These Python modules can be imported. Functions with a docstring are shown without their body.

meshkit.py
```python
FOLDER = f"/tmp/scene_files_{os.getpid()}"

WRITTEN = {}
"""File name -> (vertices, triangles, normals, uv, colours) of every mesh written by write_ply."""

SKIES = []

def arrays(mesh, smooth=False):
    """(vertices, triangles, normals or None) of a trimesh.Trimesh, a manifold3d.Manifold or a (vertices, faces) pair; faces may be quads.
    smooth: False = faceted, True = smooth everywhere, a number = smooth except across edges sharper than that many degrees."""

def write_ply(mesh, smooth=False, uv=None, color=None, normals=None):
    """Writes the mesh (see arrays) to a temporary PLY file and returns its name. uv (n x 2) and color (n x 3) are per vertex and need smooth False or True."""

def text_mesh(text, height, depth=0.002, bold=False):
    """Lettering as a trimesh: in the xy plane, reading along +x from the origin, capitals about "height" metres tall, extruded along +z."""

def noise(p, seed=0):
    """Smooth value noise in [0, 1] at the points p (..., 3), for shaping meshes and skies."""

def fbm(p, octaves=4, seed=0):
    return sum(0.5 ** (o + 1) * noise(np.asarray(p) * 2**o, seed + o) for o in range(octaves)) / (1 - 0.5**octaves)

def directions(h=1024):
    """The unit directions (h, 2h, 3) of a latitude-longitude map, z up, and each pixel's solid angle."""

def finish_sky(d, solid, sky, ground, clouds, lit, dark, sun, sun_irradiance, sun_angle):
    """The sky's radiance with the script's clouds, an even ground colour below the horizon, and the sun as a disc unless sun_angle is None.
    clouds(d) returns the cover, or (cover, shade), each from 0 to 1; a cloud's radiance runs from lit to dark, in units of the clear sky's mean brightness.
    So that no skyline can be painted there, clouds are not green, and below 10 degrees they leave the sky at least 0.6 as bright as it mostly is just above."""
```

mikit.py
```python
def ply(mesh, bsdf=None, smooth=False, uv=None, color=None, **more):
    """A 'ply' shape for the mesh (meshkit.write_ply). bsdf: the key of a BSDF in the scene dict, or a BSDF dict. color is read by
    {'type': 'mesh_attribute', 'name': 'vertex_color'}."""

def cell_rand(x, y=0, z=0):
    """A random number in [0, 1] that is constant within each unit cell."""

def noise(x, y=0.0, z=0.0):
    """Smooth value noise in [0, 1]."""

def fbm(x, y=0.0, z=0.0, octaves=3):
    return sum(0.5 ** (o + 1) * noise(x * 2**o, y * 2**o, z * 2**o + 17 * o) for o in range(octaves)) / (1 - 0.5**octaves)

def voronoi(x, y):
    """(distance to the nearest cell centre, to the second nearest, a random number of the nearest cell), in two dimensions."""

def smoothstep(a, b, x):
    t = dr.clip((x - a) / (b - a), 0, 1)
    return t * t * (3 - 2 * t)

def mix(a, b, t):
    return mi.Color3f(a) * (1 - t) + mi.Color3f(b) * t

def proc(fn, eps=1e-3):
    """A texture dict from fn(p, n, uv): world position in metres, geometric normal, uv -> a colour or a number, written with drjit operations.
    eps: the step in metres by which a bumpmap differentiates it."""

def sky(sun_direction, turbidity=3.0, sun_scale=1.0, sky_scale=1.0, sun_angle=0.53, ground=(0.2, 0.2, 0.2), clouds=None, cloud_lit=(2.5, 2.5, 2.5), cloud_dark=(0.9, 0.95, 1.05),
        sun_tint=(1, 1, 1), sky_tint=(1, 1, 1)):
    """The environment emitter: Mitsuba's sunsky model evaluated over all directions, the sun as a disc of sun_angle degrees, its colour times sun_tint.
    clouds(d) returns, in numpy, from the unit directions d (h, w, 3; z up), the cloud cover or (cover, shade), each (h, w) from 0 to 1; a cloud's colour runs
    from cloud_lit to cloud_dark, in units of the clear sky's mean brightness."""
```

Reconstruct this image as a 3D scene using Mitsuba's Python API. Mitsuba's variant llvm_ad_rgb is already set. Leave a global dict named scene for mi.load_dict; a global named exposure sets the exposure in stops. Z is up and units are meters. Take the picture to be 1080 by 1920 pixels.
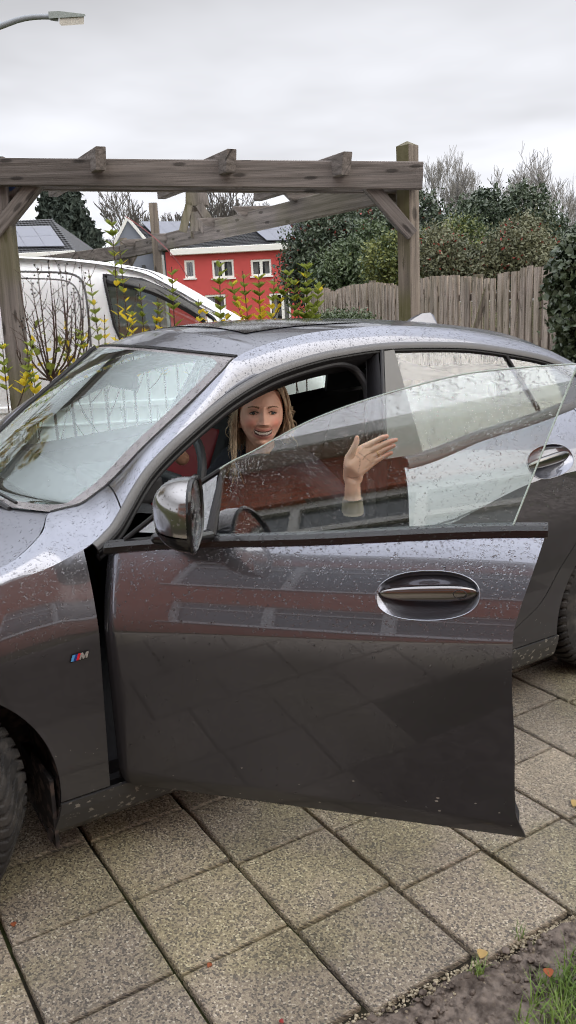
import math, random
import numpy as np, trimesh, mitsuba as mi, drjit as dr
import manifold3d as m3
import shapely
from scipy.interpolate import PchipInterpolator, CubicSpline
import mikit, meshkit
from mikit import noise, fbm, voronoi, cell_rand, smoothstep, mix, proc

scene, labels = {}, {}
T = mi.ScalarTransform4f
rng = np.random.default_rng(7)
random.seed(7)

# ---------------------------------------------------------------- camera, sky, exposure
F, PITCH, ROLL, EYE = 1553.5, math.radians(13.976), math.radians(1.454), 1.4724
_f = np.array([0, math.cos(PITCH), -math.sin(PITCH)])
_r0, _u0 = np.array([1.0, 0, 0]), np.array([0, math.sin(PITCH), math.cos(PITCH)])
_up = _u0 * math.cos(ROLL) + _r0 * math.sin(ROLL)
O = np.array([0, 0, EYE])
scene['camera'] = {'type': 'perspective', 'fov_axis': 'y', 'fov': 2 * math.degrees(math.atan(960 / F)), 'near_clip': 0.05, 'far_clip': 3000.0,
                   'to_world': T().look_at(origin=O.tolist(), target=(O + _f).tolist(), up=_up.tolist())}


def clouds(d):
    e = d[..., 2:3]
    q = d / np.maximum(e, 0.08)
    n = meshkit.fbm(np.concatenate([q[..., :1] * 0.9 + 3.1, q[..., 1:2] * 0.8, 0 * e], -1), 5, 3)
    m = meshkit.fbm(np.concatenate([q[..., :1] * 2.6 + 9, q[..., 1:2] * 1.5, 0 * e], -1), 4, 8)
    el = np.clip(d[..., 2], 0, 1)
    s = 0.600 + 0.30 * np.clip(el / 0.36, 0, 1) ** 1.3
    s = s * (1 - np.clip((el - 0.40) / 0.40, 0, 1)) + 0.06 * np.clip((el - 0.40) / 0.40, 0, 1)
    s = s + (n - 0.5) * 0.24 * np.clip(el / 0.16, 0.15, 1) + (m - 0.5) * 0.05
    return np.ones_like(el), np.clip(s, 0, 1)


scene['sky'] = mikit.sky((0.64, -0.60, 0.62), turbidity=4, sun_scale=0.68, sun_angle=80, sun_tint=(0.84, 0.95, 1.12), clouds=clouds, cloud_lit=(8.0, 8.2, 8.8), cloud_dark=(1.75, 1.75, 1.80), ground=(0.12, 0.12, 0.11))
exposure = 1.48

# ---------------------------------------------------------------- frames: world = driveway plane; car frame; gravity frame of the background
CA = np.array([-0.8935, 1.6809])
YAW = math.radians(32.46)
EX = np.array([math.cos(YAW), math.sin(YAW)])
EY = np.array([-EX[1], EX[0]])


def car(v):
    v = np.asarray(v, float)
    return np.concatenate([CA + v[..., :1] * EX + v[..., 1:2] * EY, v[..., 2:3]], -1)


HX, HY, OPEN = 0.506, 0.04, math.radians(-48)


def door(v):
    v = np.asarray(v, float)
    a, b = v[..., 0:1] - HX, v[..., 1:2] - HY
    c, s = math.cos(OPEN), math.sin(OPEN)
    return car(np.concatenate([HX + c * a - s * b, HY + s * a + c * b, v[..., 2:3]], -1))


LEAN = math.radians(1.45)


def bg(v):
    """gravity frame (the driveway slopes sideways by 1.45 degrees) to world"""
    v = np.asarray(v, float) - O
    a = math.radians(.358)
    v = np.stack([v[..., 0] * math.cos(a) - v[..., 1] * math.sin(a), v[..., 0] * math.sin(a) + v[..., 1] * math.cos(a), v[..., 2]], -1)
    c, s = math.cos(LEAN), math.sin(LEAN)
    return np.stack([c * v[..., 0] - s * v[..., 2], v[..., 1], s * v[..., 0] + c * v[..., 2]], -1) + O


_R2 = ROLL + LEAN


def at(px, py, Y):
    """a place in the gravity frame: the direction of a spot seen in the photograph, at the distance Y ahead"""
    u, v = (px - 540) / F, (py - 960) / F
    c, s = math.cos(_R2), math.sin(_R2)
    u, v = c * u - s * v, s * u + c * v
    d = np.array([u, math.cos(PITCH) - v * math.sin(PITCH), -math.sin(PITCH) - v * math.cos(PITCH)])
    return O + d * Y / d[1]


def atw(px, py, Y):
    u, v = (px - 540) / F, (py - 960) / F
    c, s = math.cos(ROLL), math.sin(ROLL)
    u, v = c * u - s * v, s * u + c * v
    d = np.array([u, math.cos(PITCH) - v * math.sin(PITCH), -math.sin(PITCH) - v * math.cos(PITCH)])
    return O + d * Y / d[1]


# ---------------------------------------------------------------- scene helpers
used = {}


def numbered(name):
    n = used.get(name, 0)
    used[name] = n + 1
    return name if n == 0 else f'{name}_{n:03d}'


def mesh(m, frame=None):
    if hasattr(m, 'to_mesh'):
        q = m.to_mesh()
        v, f = np.array(q.vert_properties[:, :3], float), np.array(q.tri_verts)
    elif isinstance(m, trimesh.Trimesh):
        v, f = np.array(m.vertices), np.array(m.faces)
    else:
        v, f = np.asarray(m[0], float), np.asarray(m[1], int)
        if f.shape[1] == 4:
            f = np.vstack([f[:, [0, 1, 2]], f[:, [0, 2, 3]]])
    if frame is not None:
        v = frame(v)
    return v, f


def obj(name, m, bsdf, parent=None, smooth=30, frame=None, label=None, kind=None, cat=None, group=None, **more):
    key = numbered((parent + '__' if parent else '') + name)
    scene[key] = mikit.ply(mesh(m, frame), bsdf, smooth, **more)
    if label or kind or cat or group:
        tag(key, label, cat, group, kind)
    return key


def tag(key, label=None, cat=None, group=None, kind=None):
    d = labels.setdefault(key, {})
    for k, v in (('label', label), ('category', cat), ('group', group), ('kind', kind)):
        if v:
            d[k] = v


def thing(name, label, cat, group=None):
    key = numbered(name)
    tag(key, label, cat, group)
    return key


# ---------------------------------------------------------------- mesh helpers
def join(*ms):
    vs, fs, n = [], [], 0
    for m in ms:
        v, f = mesh(m)
        vs.append(v)
        fs.append(f + n)
        n += len(v)
    return np.vstack(vs), np.vstack(fs)


def grid(P, wrap=False):
    a, b = P.shape[:2]
    i = np.arange(a * b).reshape(a, b)
    if wrap:
        i = np.hstack([i, i[:, :1]])
    q = np.stack([i[:-1, :-1], i[1:, :-1], i[1:, 1:], i[:-1, 1:]], -1).reshape(-1, 4)
    return P.reshape(-1, 3).copy(), np.vstack([q[:, [0, 1, 2]], q[:, [0, 2, 3]]])


def flip(m):
    return m[0], np.asarray(m[1])[:, ::-1]


def trim(m, s):
    """keep the side of the mesh where s (per vertex) is not negative, cut exactly on s = 0"""
    v, f = m
    s = np.asarray(s, float)
    pos = s[f] >= 0
    n = pos.sum(1)
    out, vs, cache = [f[n == 3]], list(v), {}

    def cut(a, b):
        k = (min(a, b), max(a, b))
        if k not in cache:
            t = s[a] / (s[a] - s[b])
            cache[k] = len(vs)
            vs.append(v[a] + (v[b] - v[a]) * t)
        return cache[k]

    extra = []
    for k in (1, 2):
        for tri, p in zip(f[n == k], pos[n == k]):
            i = int(np.argmax(p if k == 1 else ~p))
            a, b, c = tri[i], tri[(i + 1) % 3], tri[(i + 2) % 3]
            ab, ac = cut(a, b), cut(a, c)
            extra += [(a, ab, ac)] if k == 1 else [(ab, b, c), (ab, c, ac)]
    if extra:
        out.append(np.array(extra))
    f = np.vstack(out)
    u, inv = np.unique(f, return_inverse=True)
    return np.array(vs)[u], inv.reshape(-1, 3)


def vnormals(m):
    v, f = m
    n = np.zeros_like(v)
    c = np.cross(v[f[:, 1]] - v[f[:, 0]], v[f[:, 2]] - v[f[:, 0]])
    for k in range(3):
        np.add.at(n, f[:, k], c)
    return n / np.maximum(np.linalg.norm(n, axis=1, keepdims=True), 1e-12)


def shell(m, t):
    """the sheet given a thickness t against its normal, closed at the rim"""
    v, f = m
    w = v - vnormals(m) * t
    e = np.sort(np.vstack([f[:, [0, 1]], f[:, [1, 2]], f[:, [2, 0]]]), 1)
    d = np.vstack([f[:, [0, 1]], f[:, [1, 2]], f[:, [2, 0]]])
    _, inv, cnt = np.unique(e, axis=0, return_inverse=True, return_counts=True)
    b = d[cnt[inv.ravel()] == 1]
    n = len(v)
    rim = np.vstack([np.stack([b[:, 0], b[:, 0] + n, b[:, 1] + n], 1), np.stack([b[:, 0], b[:, 1] + n, b[:, 1]], 1)])
    return np.vstack([v, w]), np.vstack([f, f[:, ::-1] + n, rim])


def offset(m, t):
    return m[0] - vnormals(m) * t, m[1]


def frame_of(d):
    d = d / np.linalg.norm(d)
    a = np.cross(d, [0, 0, 1] if abs(d[2]) < 0.9 else [1, 0, 0])
    a /= np.linalg.norm(a)
    return d, a, np.cross(d, a)


def tube(pts, r, n=8, caps=True, closed=False):
    """a round tube along the points; r a number or one per point"""
    pts = np.asarray(pts, float)
    r = np.broadcast_to(r, len(pts))
    t = np.gradient(pts, axis=0) if not closed else np.roll(pts, -1, 0) - np.roll(pts, 1, 0)
    d, a, b = frame_of(t[0])
    rings = []
    for p, tt, q in zip(pts, t, r):
        tt = tt / max(np.linalg.norm(tt), 1e-9)
        a = a - tt * (a @ tt)
        a /= np.linalg.norm(a)
        b = np.cross(tt, a)
        w = np.arange(n) * 2 * np.pi / n
        rings.append(p + q * (np.cos(w)[:, None] * a + np.sin(w)[:, None] * b))
    P = np.array(rings)
    if closed:
        P = np.vstack([P, P[:1]])
    v, f = grid(P, wrap=True)
    if caps and not closed:
        k = len(P)
        v = np.vstack([v, pts[:1], pts[-1:]])
        i = np.arange(n)
        f = np.vstack([f, np.stack([i, i * 0 + k * n, (i + 1) % n], 1)[:, [0, 2, 1]][:, ::-1], np.stack([(k - 1) * n + i, (k - 1) * n + (i + 1) % n, i * 0 + k * n + 1], 1)])
    return v, f


def bar(a, b, w, h, up=(0, 0, 1), bev=0.004, ends=(0, 0)):
    """a squared timber from a to b, w across, h along up, edges chamfered; ends: slant of each end (metres at the top)"""
    a, b = np.asarray(a, float), np.asarray(b, float)
    d = (b - a) / np.linalg.norm(b - a)
    x = np.cross(d, up)
    x /= np.linalg.norm(x)
    z = np.cross(x, d)
    c = min(bev, w / 3, h / 3)
    ring = [(-w / 2 + c, -h / 2), (w / 2 - c, -h / 2), (w / 2, -h / 2 + c), (w / 2, h / 2 - c), (w / 2 - c, h / 2), (-w / 2 + c, h / 2), (-w / 2, h / 2 - c), (-w / 2, -h / 2 + c)]
    v = []
    for p, e in ((a, -ends[0]), (b, ends[1])):
        for u, q in ring:
            v.append(p + x * u + z * q + d * e * (q / h + 0.5))
    v = np.array(v)
    f = []
    for i in range(8):
        j = (i + 1) % 8
        f += [(i, j, 8 + j), (i, 8 + j, 8 + i)]
    for i in range(1, 7):
        f += [(0, i + 1, i), (8, 8 + i, 9 + i)]
    return v, np.array(f)[:, ::-1] if trimesh.Trimesh(v, f, process=False).volume < 0 else np.array(f)


def box(lo, hi, bev=0.0):
    lo, hi = np.asarray(lo, float), np.asarray(hi, float)
    c = (lo + hi) / 2
    return bar((lo[0], c[1], c[2]), (hi[0], c[1], c[2]), hi[1] - lo[1], hi[2] - lo[2], bev=bev or 1e-4)


def rbox(lo, hi, r, n=5):
    """a box with rounded edges"""
    lo, hi = np.asarray(lo, float), np.asarray(hi, float)
    s = trimesh.creation.icosphere(2, radius=r).vertices
    c = np.array([[x, y, z] for x in (lo[0] + r, hi[0] - r) for y in (lo[1] + r, hi[1] - r) for z in (lo[2] + r, hi[2] - r)])
    return m3.Manifold.hull_points((c[:, None] + s[None]).reshape(-1, 3).astype(np.float32))


def soften(t, it, most):
    """smooth a mesh without shrinking it, no vertex moving further than most"""
    v0 = np.array(t.vertices)
    e = t.edges_unique
    deg = np.maximum(np.bincount(e.ravel(), minlength=len(v0)), 1)[:, None]
    v = v0.copy()
    for k in range(2 * it):
        s = np.zeros_like(v)
        np.add.at(s, e[:, 0], v[e[:, 1]])
        np.add.at(s, e[:, 1], v[e[:, 0]])
        v = v + (.5 if k % 2 == 0 else -.52) * (s / deg - v)
        d = v - v0
        L = np.linalg.norm(d, axis=1, keepdims=True)
        v = v0 + d * np.minimum(1, most / np.maximum(L, 1e-12))
    t.vertices = v
    return t


def capsules(joints, bones, length=0.012, smooth=12):
    """one smooth body from joints {name: (point, radius)} and bones (pairs of names)"""
    s = trimesh.creation.icosphere(2).vertices
    parts = [m3.Manifold.hull_points(np.vstack([np.array(joints[k][0]) + s * joints[k][1] for k in b]).astype(np.float32)) for b in bones]
    u = m3.Manifold.batch_boolean(parts, m3.OpType.Add).refine_to_length(length)
    q = u.to_mesh()
    t = trimesh.Trimesh(q.vert_properties[:, :3], q.tri_verts, process=True)
    if smooth:
        soften(t, smooth, length * 1.5)
    return t


def pch(xs, ys):
    return PchipInterpolator(xs, ys, extrapolate=True)


def curve(pts, n):
    """n points of a smooth curve through the points"""
    pts = np.asarray(pts, float)
    s = np.concatenate([[0], np.cumsum(np.linalg.norm(np.diff(pts, axis=0), axis=1))])
    return PchipInterpolator(s, pts)(np.linspace(0, s[-1], n))


def rgb(*c):
    return {'type': 'rgb', 'value': list(c)}
# ---------------------------------------------------------------- materials
def two(b):
    return {'type': 'twosided', 'bsdf': b}


def mat(name, base, rough=0.5, metallic=0.0, spec=0.5, **k):
    scene[name] = two({'type': 'principled', 'base_color': base if isinstance(base, dict) else rgb(*base), 'roughness': rough, 'metallic': metallic, 'specular': spec, **k})
    return name


def flat(name, base):
    scene[name] = two({'type': 'diffuse', 'reflectance': base if isinstance(base, dict) else rgb(*base)})
    return name


def bumped(name, base, height, scale=1.0, rough=0.6, spec=0.4, eps=1e-3, metallic=0.0):
    scene[name] = two({'type': 'bumpmap', 'arbitrary': proc(height, eps), 'scale': scale,
                       'bsdf': {'type': 'principled', 'base_color': base if isinstance(base, dict) else rgb(*base), 'roughness': rough, 'specular': spec, 'metallic': metallic}})
    return name


def coated(name, base, rough, ior=2.2, w=0.5, diff=(0.02, 0.02, 0.022)):
    """metallic paint under a clear coat"""
    scene[name] = {'type': 'blendbsdf', 'weight': w,
                   'a': two({'type': 'plastic', 'diffuse_reflectance': rgb(*diff), 'int_ior': ior}),
                   'b': two({'type': 'principled', 'base_color': base, 'metallic': 1.0, 'roughness': rough, 'specular': 0.4})}
    return name


def paint_tone(p, n, uv):
    # fine metal flake and a breath of road film
    k = 0.92 + 0.16 * fbm(p.x * 3, p.y * 3, p.z * 3)
    return mi.Color3f(0.335, 0.345, 0.39) * k


coated('m_clean_paint', proc(paint_tone), 0.27, ior=1.75, w=0.44)


def film(p, n, uv):
    # darkness painted over the lower flanks to dim their reflections, ragged at its upper edge
    k = fbm(p.x * 2.6, p.y * 2.6, p.z * 2.6, 3)
    return (0.68 + 0.16 * k) * smoothstep(0.76, 0.64, p.z + 0.05 * (k - 0.5))


def dim_mud_tone(p, n, uv):  # near-black colour of the painted dimness, with real mud specks on it
    k = fbm(p.x * 5, p.y * 5, p.z * 5, 4)
    # splashed specks of mud low down
    d1, d2, w = voronoi((p.x + p.y) * 52, p.z * 60)
    spot = (w > 0.93) & (d1 < 0.02 + 0.14 * noise(p.x * 31, p.z * 31)) & (p.z < 0.26 + 0.2 * k)
    return dr.select(spot, mi.Color3f(0.30, 0.28, 0.25), mix((0.021, 0.020, 0.022), (0.042, 0.040, 0.043), k))


scene['m_paint'] = {'type': 'blendbsdf', 'weight': proc(film), 'a': {'type': 'ref', 'id': 'm_clean_paint'},  # painted dimness blended over the lower paintwork
                    'b': two({'type': 'principled', 'base_color': proc(dim_mud_tone), 'roughness': 0.5, 'specular': 0.3})}

mat('m_gloss_black', (0.012, 0.012, 0.013), 0.12, spec=0.6)
scene['m_piano_black'] = two({'type': 'plastic', 'diffuse_reflectance': rgb(0.012, 0.012, 0.013), 'int_ior': 1.9})
mat('m_rubber', (0.012, 0.012, 0.013), 0.55)
mat('m_trim_grey', (0.10, 0.10, 0.105), 0.25, spec=0.6)
mat('m_plastic', (0.025, 0.025, 0.028), 0.5)
mat('m_cabin', (0.012, 0.012, 0.015), 0.7)
mat('m_dash', (0.05, 0.05, 0.055), 0.6)
mat('m_red_leather', (0.27, 0.012, 0.02), 0.5)
mat('m_chrome', (0.62, 0.6, 0.58), 0.12, metallic=1.0)
mat('m_handle', (0.30, 0.29, 0.29), 0.16, metallic=1.0)
mat('m_alloy', (0.35, 0.35, 0.36), 0.35, metallic=0.9)
scene['m_glass'] = {'type': 'thindielectric', 'int_ior': 2.4, 'specular_transmittance': rgb(0.84, 0.95, 0.91)}
scene['m_dark_glass'] = {'type': 'thindielectric', 'int_ior': 2.15, 'specular_transmittance': rgb(0.20, 0.22, 0.21)}
scene['m_windscreen'] = {'type': 'thindielectric', 'int_ior': 2.45, 'specular_transmittance': rgb(0.70, 0.80, 0.78), 'specular_reflectance': rgb(0.90, 1.0, 0.99)}
scene['m_pane'] = {'type': 'thindielectric', 'int_ior': 1.6}
scene['m_water'] = {'type': 'dielectric', 'int_ior': 1.33}
mat('m_mirror', (0.8, 0.82, 0.82), 0.03, metallic=1.0)
mat('m_mirror_shell', (0.40, 0.39, 0.39), 0.13, metallic=0.95)


def tyre_tone(p, n, uv):
    return mix((0.020, 0.019, 0.019), (0.055, 0.050, 0.046), smoothstep(0.40, 0.75, fbm(p.x * 23, p.y * 23, p.z * 23, 4)))


mat('m_tyre', proc(tyre_tone), 0.75)


def dirt_tone(p, n, uv):
    k = smoothstep(0.45, 0.7, fbm(p.x * 40, p.y * 40, p.z * 40, 4))
    return mix((0.016, 0.014, 0.015), (0.07, 0.05, 0.042), k)


mat('m_wheel_well', proc(dirt_tone), 0.85)


# pavers of exposed aggregate
def paver_tone(p, n, uv):
    q = p.z * 0.8
    d1, d2, w = voronoi((p.x + q) * 210, (p.y + q) * 210)
    w2 = noise(p.x * 420, p.y * 420)
    stone = mix((0.215, 0.19, 0.15), (0.44, 0.39, 0.30), smoothstep(0.15, 0.8, w))
    stone = dr.select(w > 0.93, mi.Color3f(0.64, 0.60, 0.50), stone)
    stone = dr.select(w < 0.20, mi.Color3f(0.13, 0.12, 0.105), stone)
    matrix = mix((0.14, 0.125, 0.10), (0.29, 0.26, 0.20), w2)
    c = dr.lerp(matrix, stone, smoothstep(0.0, 0.16, d2 - d1))
    big = fbm(p.x * 2.1 + 5, p.y * 2.1, 0.0, 4)
    moss = smoothstep(0.50, 0.74, fbm(p.x * 3.6 + 20, p.y * 3.6 + 7, 1.0, 4))
    c = c * (0.70 + 0.60 * big)
    c = dr.lerp(c, c * mi.Color3f(0.86, 0.90, 0.62), 0.5 * moss)
    wet = smoothstep(0.56, 0.70, fbm(p.x * 1.4 + 2, p.y * 1.4 + 31, 2.0, 3))
    return c * (1 - 0.25 * wet)


def paver_height(p, n, uv):
    q = p.z * 0.8
    d1, d2, w = voronoi((p.x + q) * 210, (p.y + q) * 210)
    return smoothstep(0.0, 0.45, d2 - d1) * (0.4 + 0.6 * w)


for k_, tone_ in enumerate(((0.93, 0.89, 0.90), (0.99, 0.935, 0.91), (0.86, 0.82, 0.82))):
    bumped(f'm_paver_{k_}', proc(lambda p, n, uv, t=tone_: paver_tone(p, n, uv) * mi.Color3f(*t)), paver_height, 0.0016, rough=0.62, spec=0.45, eps=7e-4)


def joint_tone(p, n, uv):
    k = fbm(p.x * 60, p.y * 60, p.z * 20, 3)
    g = smoothstep(0.5, 0.7, fbm(p.x * 4, p.y * 4, 3.0, 3))
    return dr.lerp(mix((0.012, 0.011, 0.009), (0.06, 0.052, 0.04), k), mi.Color3f(0.035, 0.045, 0.012), 0.6 * g)


flat('m_joint', proc(joint_tone))


def soil_tone(p, n, uv):
    k = smoothstep(0.25, 0.75, fbm(p.x * 44, p.y * 44, p.z * 44, 4))
    c = mix((0.060, 0.046, 0.038), (0.205, 0.168, 0.142), k)
    d1, d2, w = voronoi(p.x * 90, p.y * 90)
    return dr.select((w > 0.95) & (d1 < 0.3), mi.Color3f(0.22, 0.18, 0.13), c)


def soil_height(p, n, uv):
    return fbm(p.x * 55, p.y * 55, p.z * 10, 4)


bumped('m_soil', proc(soil_tone), soil_height, 0.02, rough=0.8, spec=0.3)


def land_tone(p, n, uv):
    return mix((0.05, 0.06, 0.025), (0.10, 0.10, 0.05), fbm(p.x * 1.5, p.y * 1.5, 0.0, 4))


flat('m_land', proc(land_tone))
flat('m_asphalt', (0.07, 0.07, 0.07))


def wood(name, d, tone=(0.102, 0.090, 0.082), light=(0.245, 0.216, 0.202), algae=0.0):
    d = np.asarray(d, float) / np.linalg.norm(d)
    _, a, b = frame_of(d)

    def fn(p, n, uv):
        s, u, v = (p.x * float(k[0]) + p.y * float(k[1]) + p.z * float(k[2]) for k in (d, a, b))
        grain = fbm(s * 2.2 + 3 * noise(u * 9, v * 9), u * 46, v * 46, 4)
        fine = noise(s * 9, u * 210, v * 210)
        c = mix(tone, light, smoothstep(0.2, 0.8, 0.75 * grain + 0.25 * fine))
        blot = smoothstep(0.52, 0.72, fbm(s * 1.3, u * 5, v * 5, 3))
        c = c * (1 - 0.35 * blot)
        kd, kd2, kw = voronoi(s * 2.6 + 9, u * 14 + v * 9)
        c = dr.lerp(c, c * 0.32, (1 - smoothstep(0.06, 0.13, kd)) * 0.9)
        if algae:
            g = smoothstep(0.25, 0.56, fbm(p.x * 3.1, p.y * 3.1, p.z * 2.2, 3)) * algae * smoothstep(0.1, -0.5, n.x) * 0.85 if algae > 0.8 else smoothstep(0.42, 0.68, fbm(p.x * 3.1, p.y * 3.1, p.z * 2.2, 3)) * algae
            c = dr.lerp(c, mi.Color3f(0.125, 0.118, 0.050), g)
        return c

    def h(p, n, uv):
        s, u, v = (p.x * float(k[0]) + p.y * float(k[1]) + p.z * float(k[2]) for k in (d, a, b))
        return fbm(s * 2.2, u * 60, v * 60, 3)

    return bumped(name, proc(fn), h, 0.004, rough=0.75, spec=0.25, eps=2e-3)


def brick_tone(p, n, uv):
    row = dr.floor(p.z / 0.0625)
    x = (p.x + p.y) / 0.22 + 0.5 * (row - 2 * dr.floor(row / 2))
    fx, fz = x - dr.floor(x), p.z / 0.0625 - row
    joint = 1 - (smoothstep(0.0, 0.07, fx) * smoothstep(0.0, 0.2, fz))
    c = mix((0.46, 0.15, 0.095), (0.60, 0.22, 0.14), cell_rand(dr.floor(x), row))
    return dr.lerp(c, mi.Color3f(0.36, 0.30, 0.26), joint)


flat('m_brick', proc(brick_tone))


def render_red(p, n, uv):
    return mi.Color3f(0.53, 0.098, 0.095) * (0.9 + 0.2 * fbm(p.x * 0.6, p.y * 0.6, p.z * 0.6, 4))


flat('m_red_render', proc(render_red))
flat('m_grey_render', (0.22, 0.24, 0.29))
mat('m_white', (0.78, 0.78, 0.76), 0.4)
mat('m_frame_white', (0.72, 0.71, 0.68), 0.45)
mat('m_tile', (0.05, 0.052, 0.058), 0.5)
mat('m_solar', (0.17, 0.18, 0.22), 0.4, spec=0.5)
mat('m_solar_frame', (0.12, 0.12, 0.13), 0.4)
mat('m_window_dark', (0.02, 0.024, 0.028), 0.08, spec=0.6)
mat('m_curtain', (0.36, 0.38, 0.38), 0.9)
mat('m_van', (0.86, 0.87, 0.89), 0.22, spec=0.6)
mat('m_lamp_grey', (0.26, 0.29, 0.28), 0.5)
mat('m_pole', (0.28, 0.30, 0.33), 0.45, metallic=0.3)
mat('m_lamp_lens', (0.50, 0.47, 0.42), 0.25, spec=0.6)
mat('m_blue', (0.04, 0.10, 0.30), 0.35)
mat('m_cable', (0.25, 0.04, 0.045), 0.5)


def leafy(name, a, b, rough=0.45, spec=0.5, scale=3.0):
    def fn(p, n, uv):
        k = noise(p.x * 31, p.y * 31, p.z * 31)
        q = fbm(p.x * scale, p.y * scale, p.z * scale, 2)
        return mix(a, b, 0.55 * k + 0.45 * smoothstep(0.3, 0.7, q))
    return mat(name, proc(fn), rough, spec=spec)


leafy('m_holly', (0.026, 0.046, 0.028), (0.125, 0.160, 0.105), 0.35, 0.6)
leafy('m_laurel', (0.026, 0.052, 0.022), (0.13, 0.175, 0.085), 0.35, 0.6)
leafy('m_yellow_green', (0.06, 0.09, 0.025), (0.26, 0.28, 0.085))
leafy('m_photinia', (0.055, 0.068, 0.036), (0.21, 0.215, 0.13))
leafy('m_red_leaf', (0.22, 0.02, 0.02), (0.36, 0.06, 0.045))
leafy('m_conifer', (0.022, 0.034, 0.028), (0.085, 0.105, 0.088), 0.7, 0.2)
leafy('m_ivy', (0.016, 0.032, 0.016), (0.11, 0.14, 0.075), 0.35, 0.6)


def thin_leaf(name, a, b):
    scene[name] = {'type': 'principledthin', 'base_color': proc(lambda p, n, uv: mix(a, b, noise(p.x * 37, p.y * 37, p.z * 37))), 'roughness': 0.5, 'diff_trans': 1.1, 'spec_trans': 0.0}


thin_leaf('m_privet_green', (0.15, 0.20, 0.03), (0.40, 0.46, 0.11))
thin_leaf('m_privet_yellow', (0.72, 0.52, 0.03), (0.90, 0.76, 0.10))
leafy('m_autumn', (0.30, 0.13, 0.015), (0.42, 0.33, 0.05))
leafy('m_grass', (0.07, 0.13, 0.02), (0.24, 0.34, 0.07), 0.5)
flat('m_twig', (0.085, 0.06, 0.05))
flat('m_bark', (0.13, 0.12, 0.11))
flat('m_bark_pale', (0.30, 0.29, 0.28))
flat('m_brown_leaf', (0.30, 0.10, 0.05))
flat('m_tan_leaf', (0.45, 0.32, 0.14))
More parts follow.
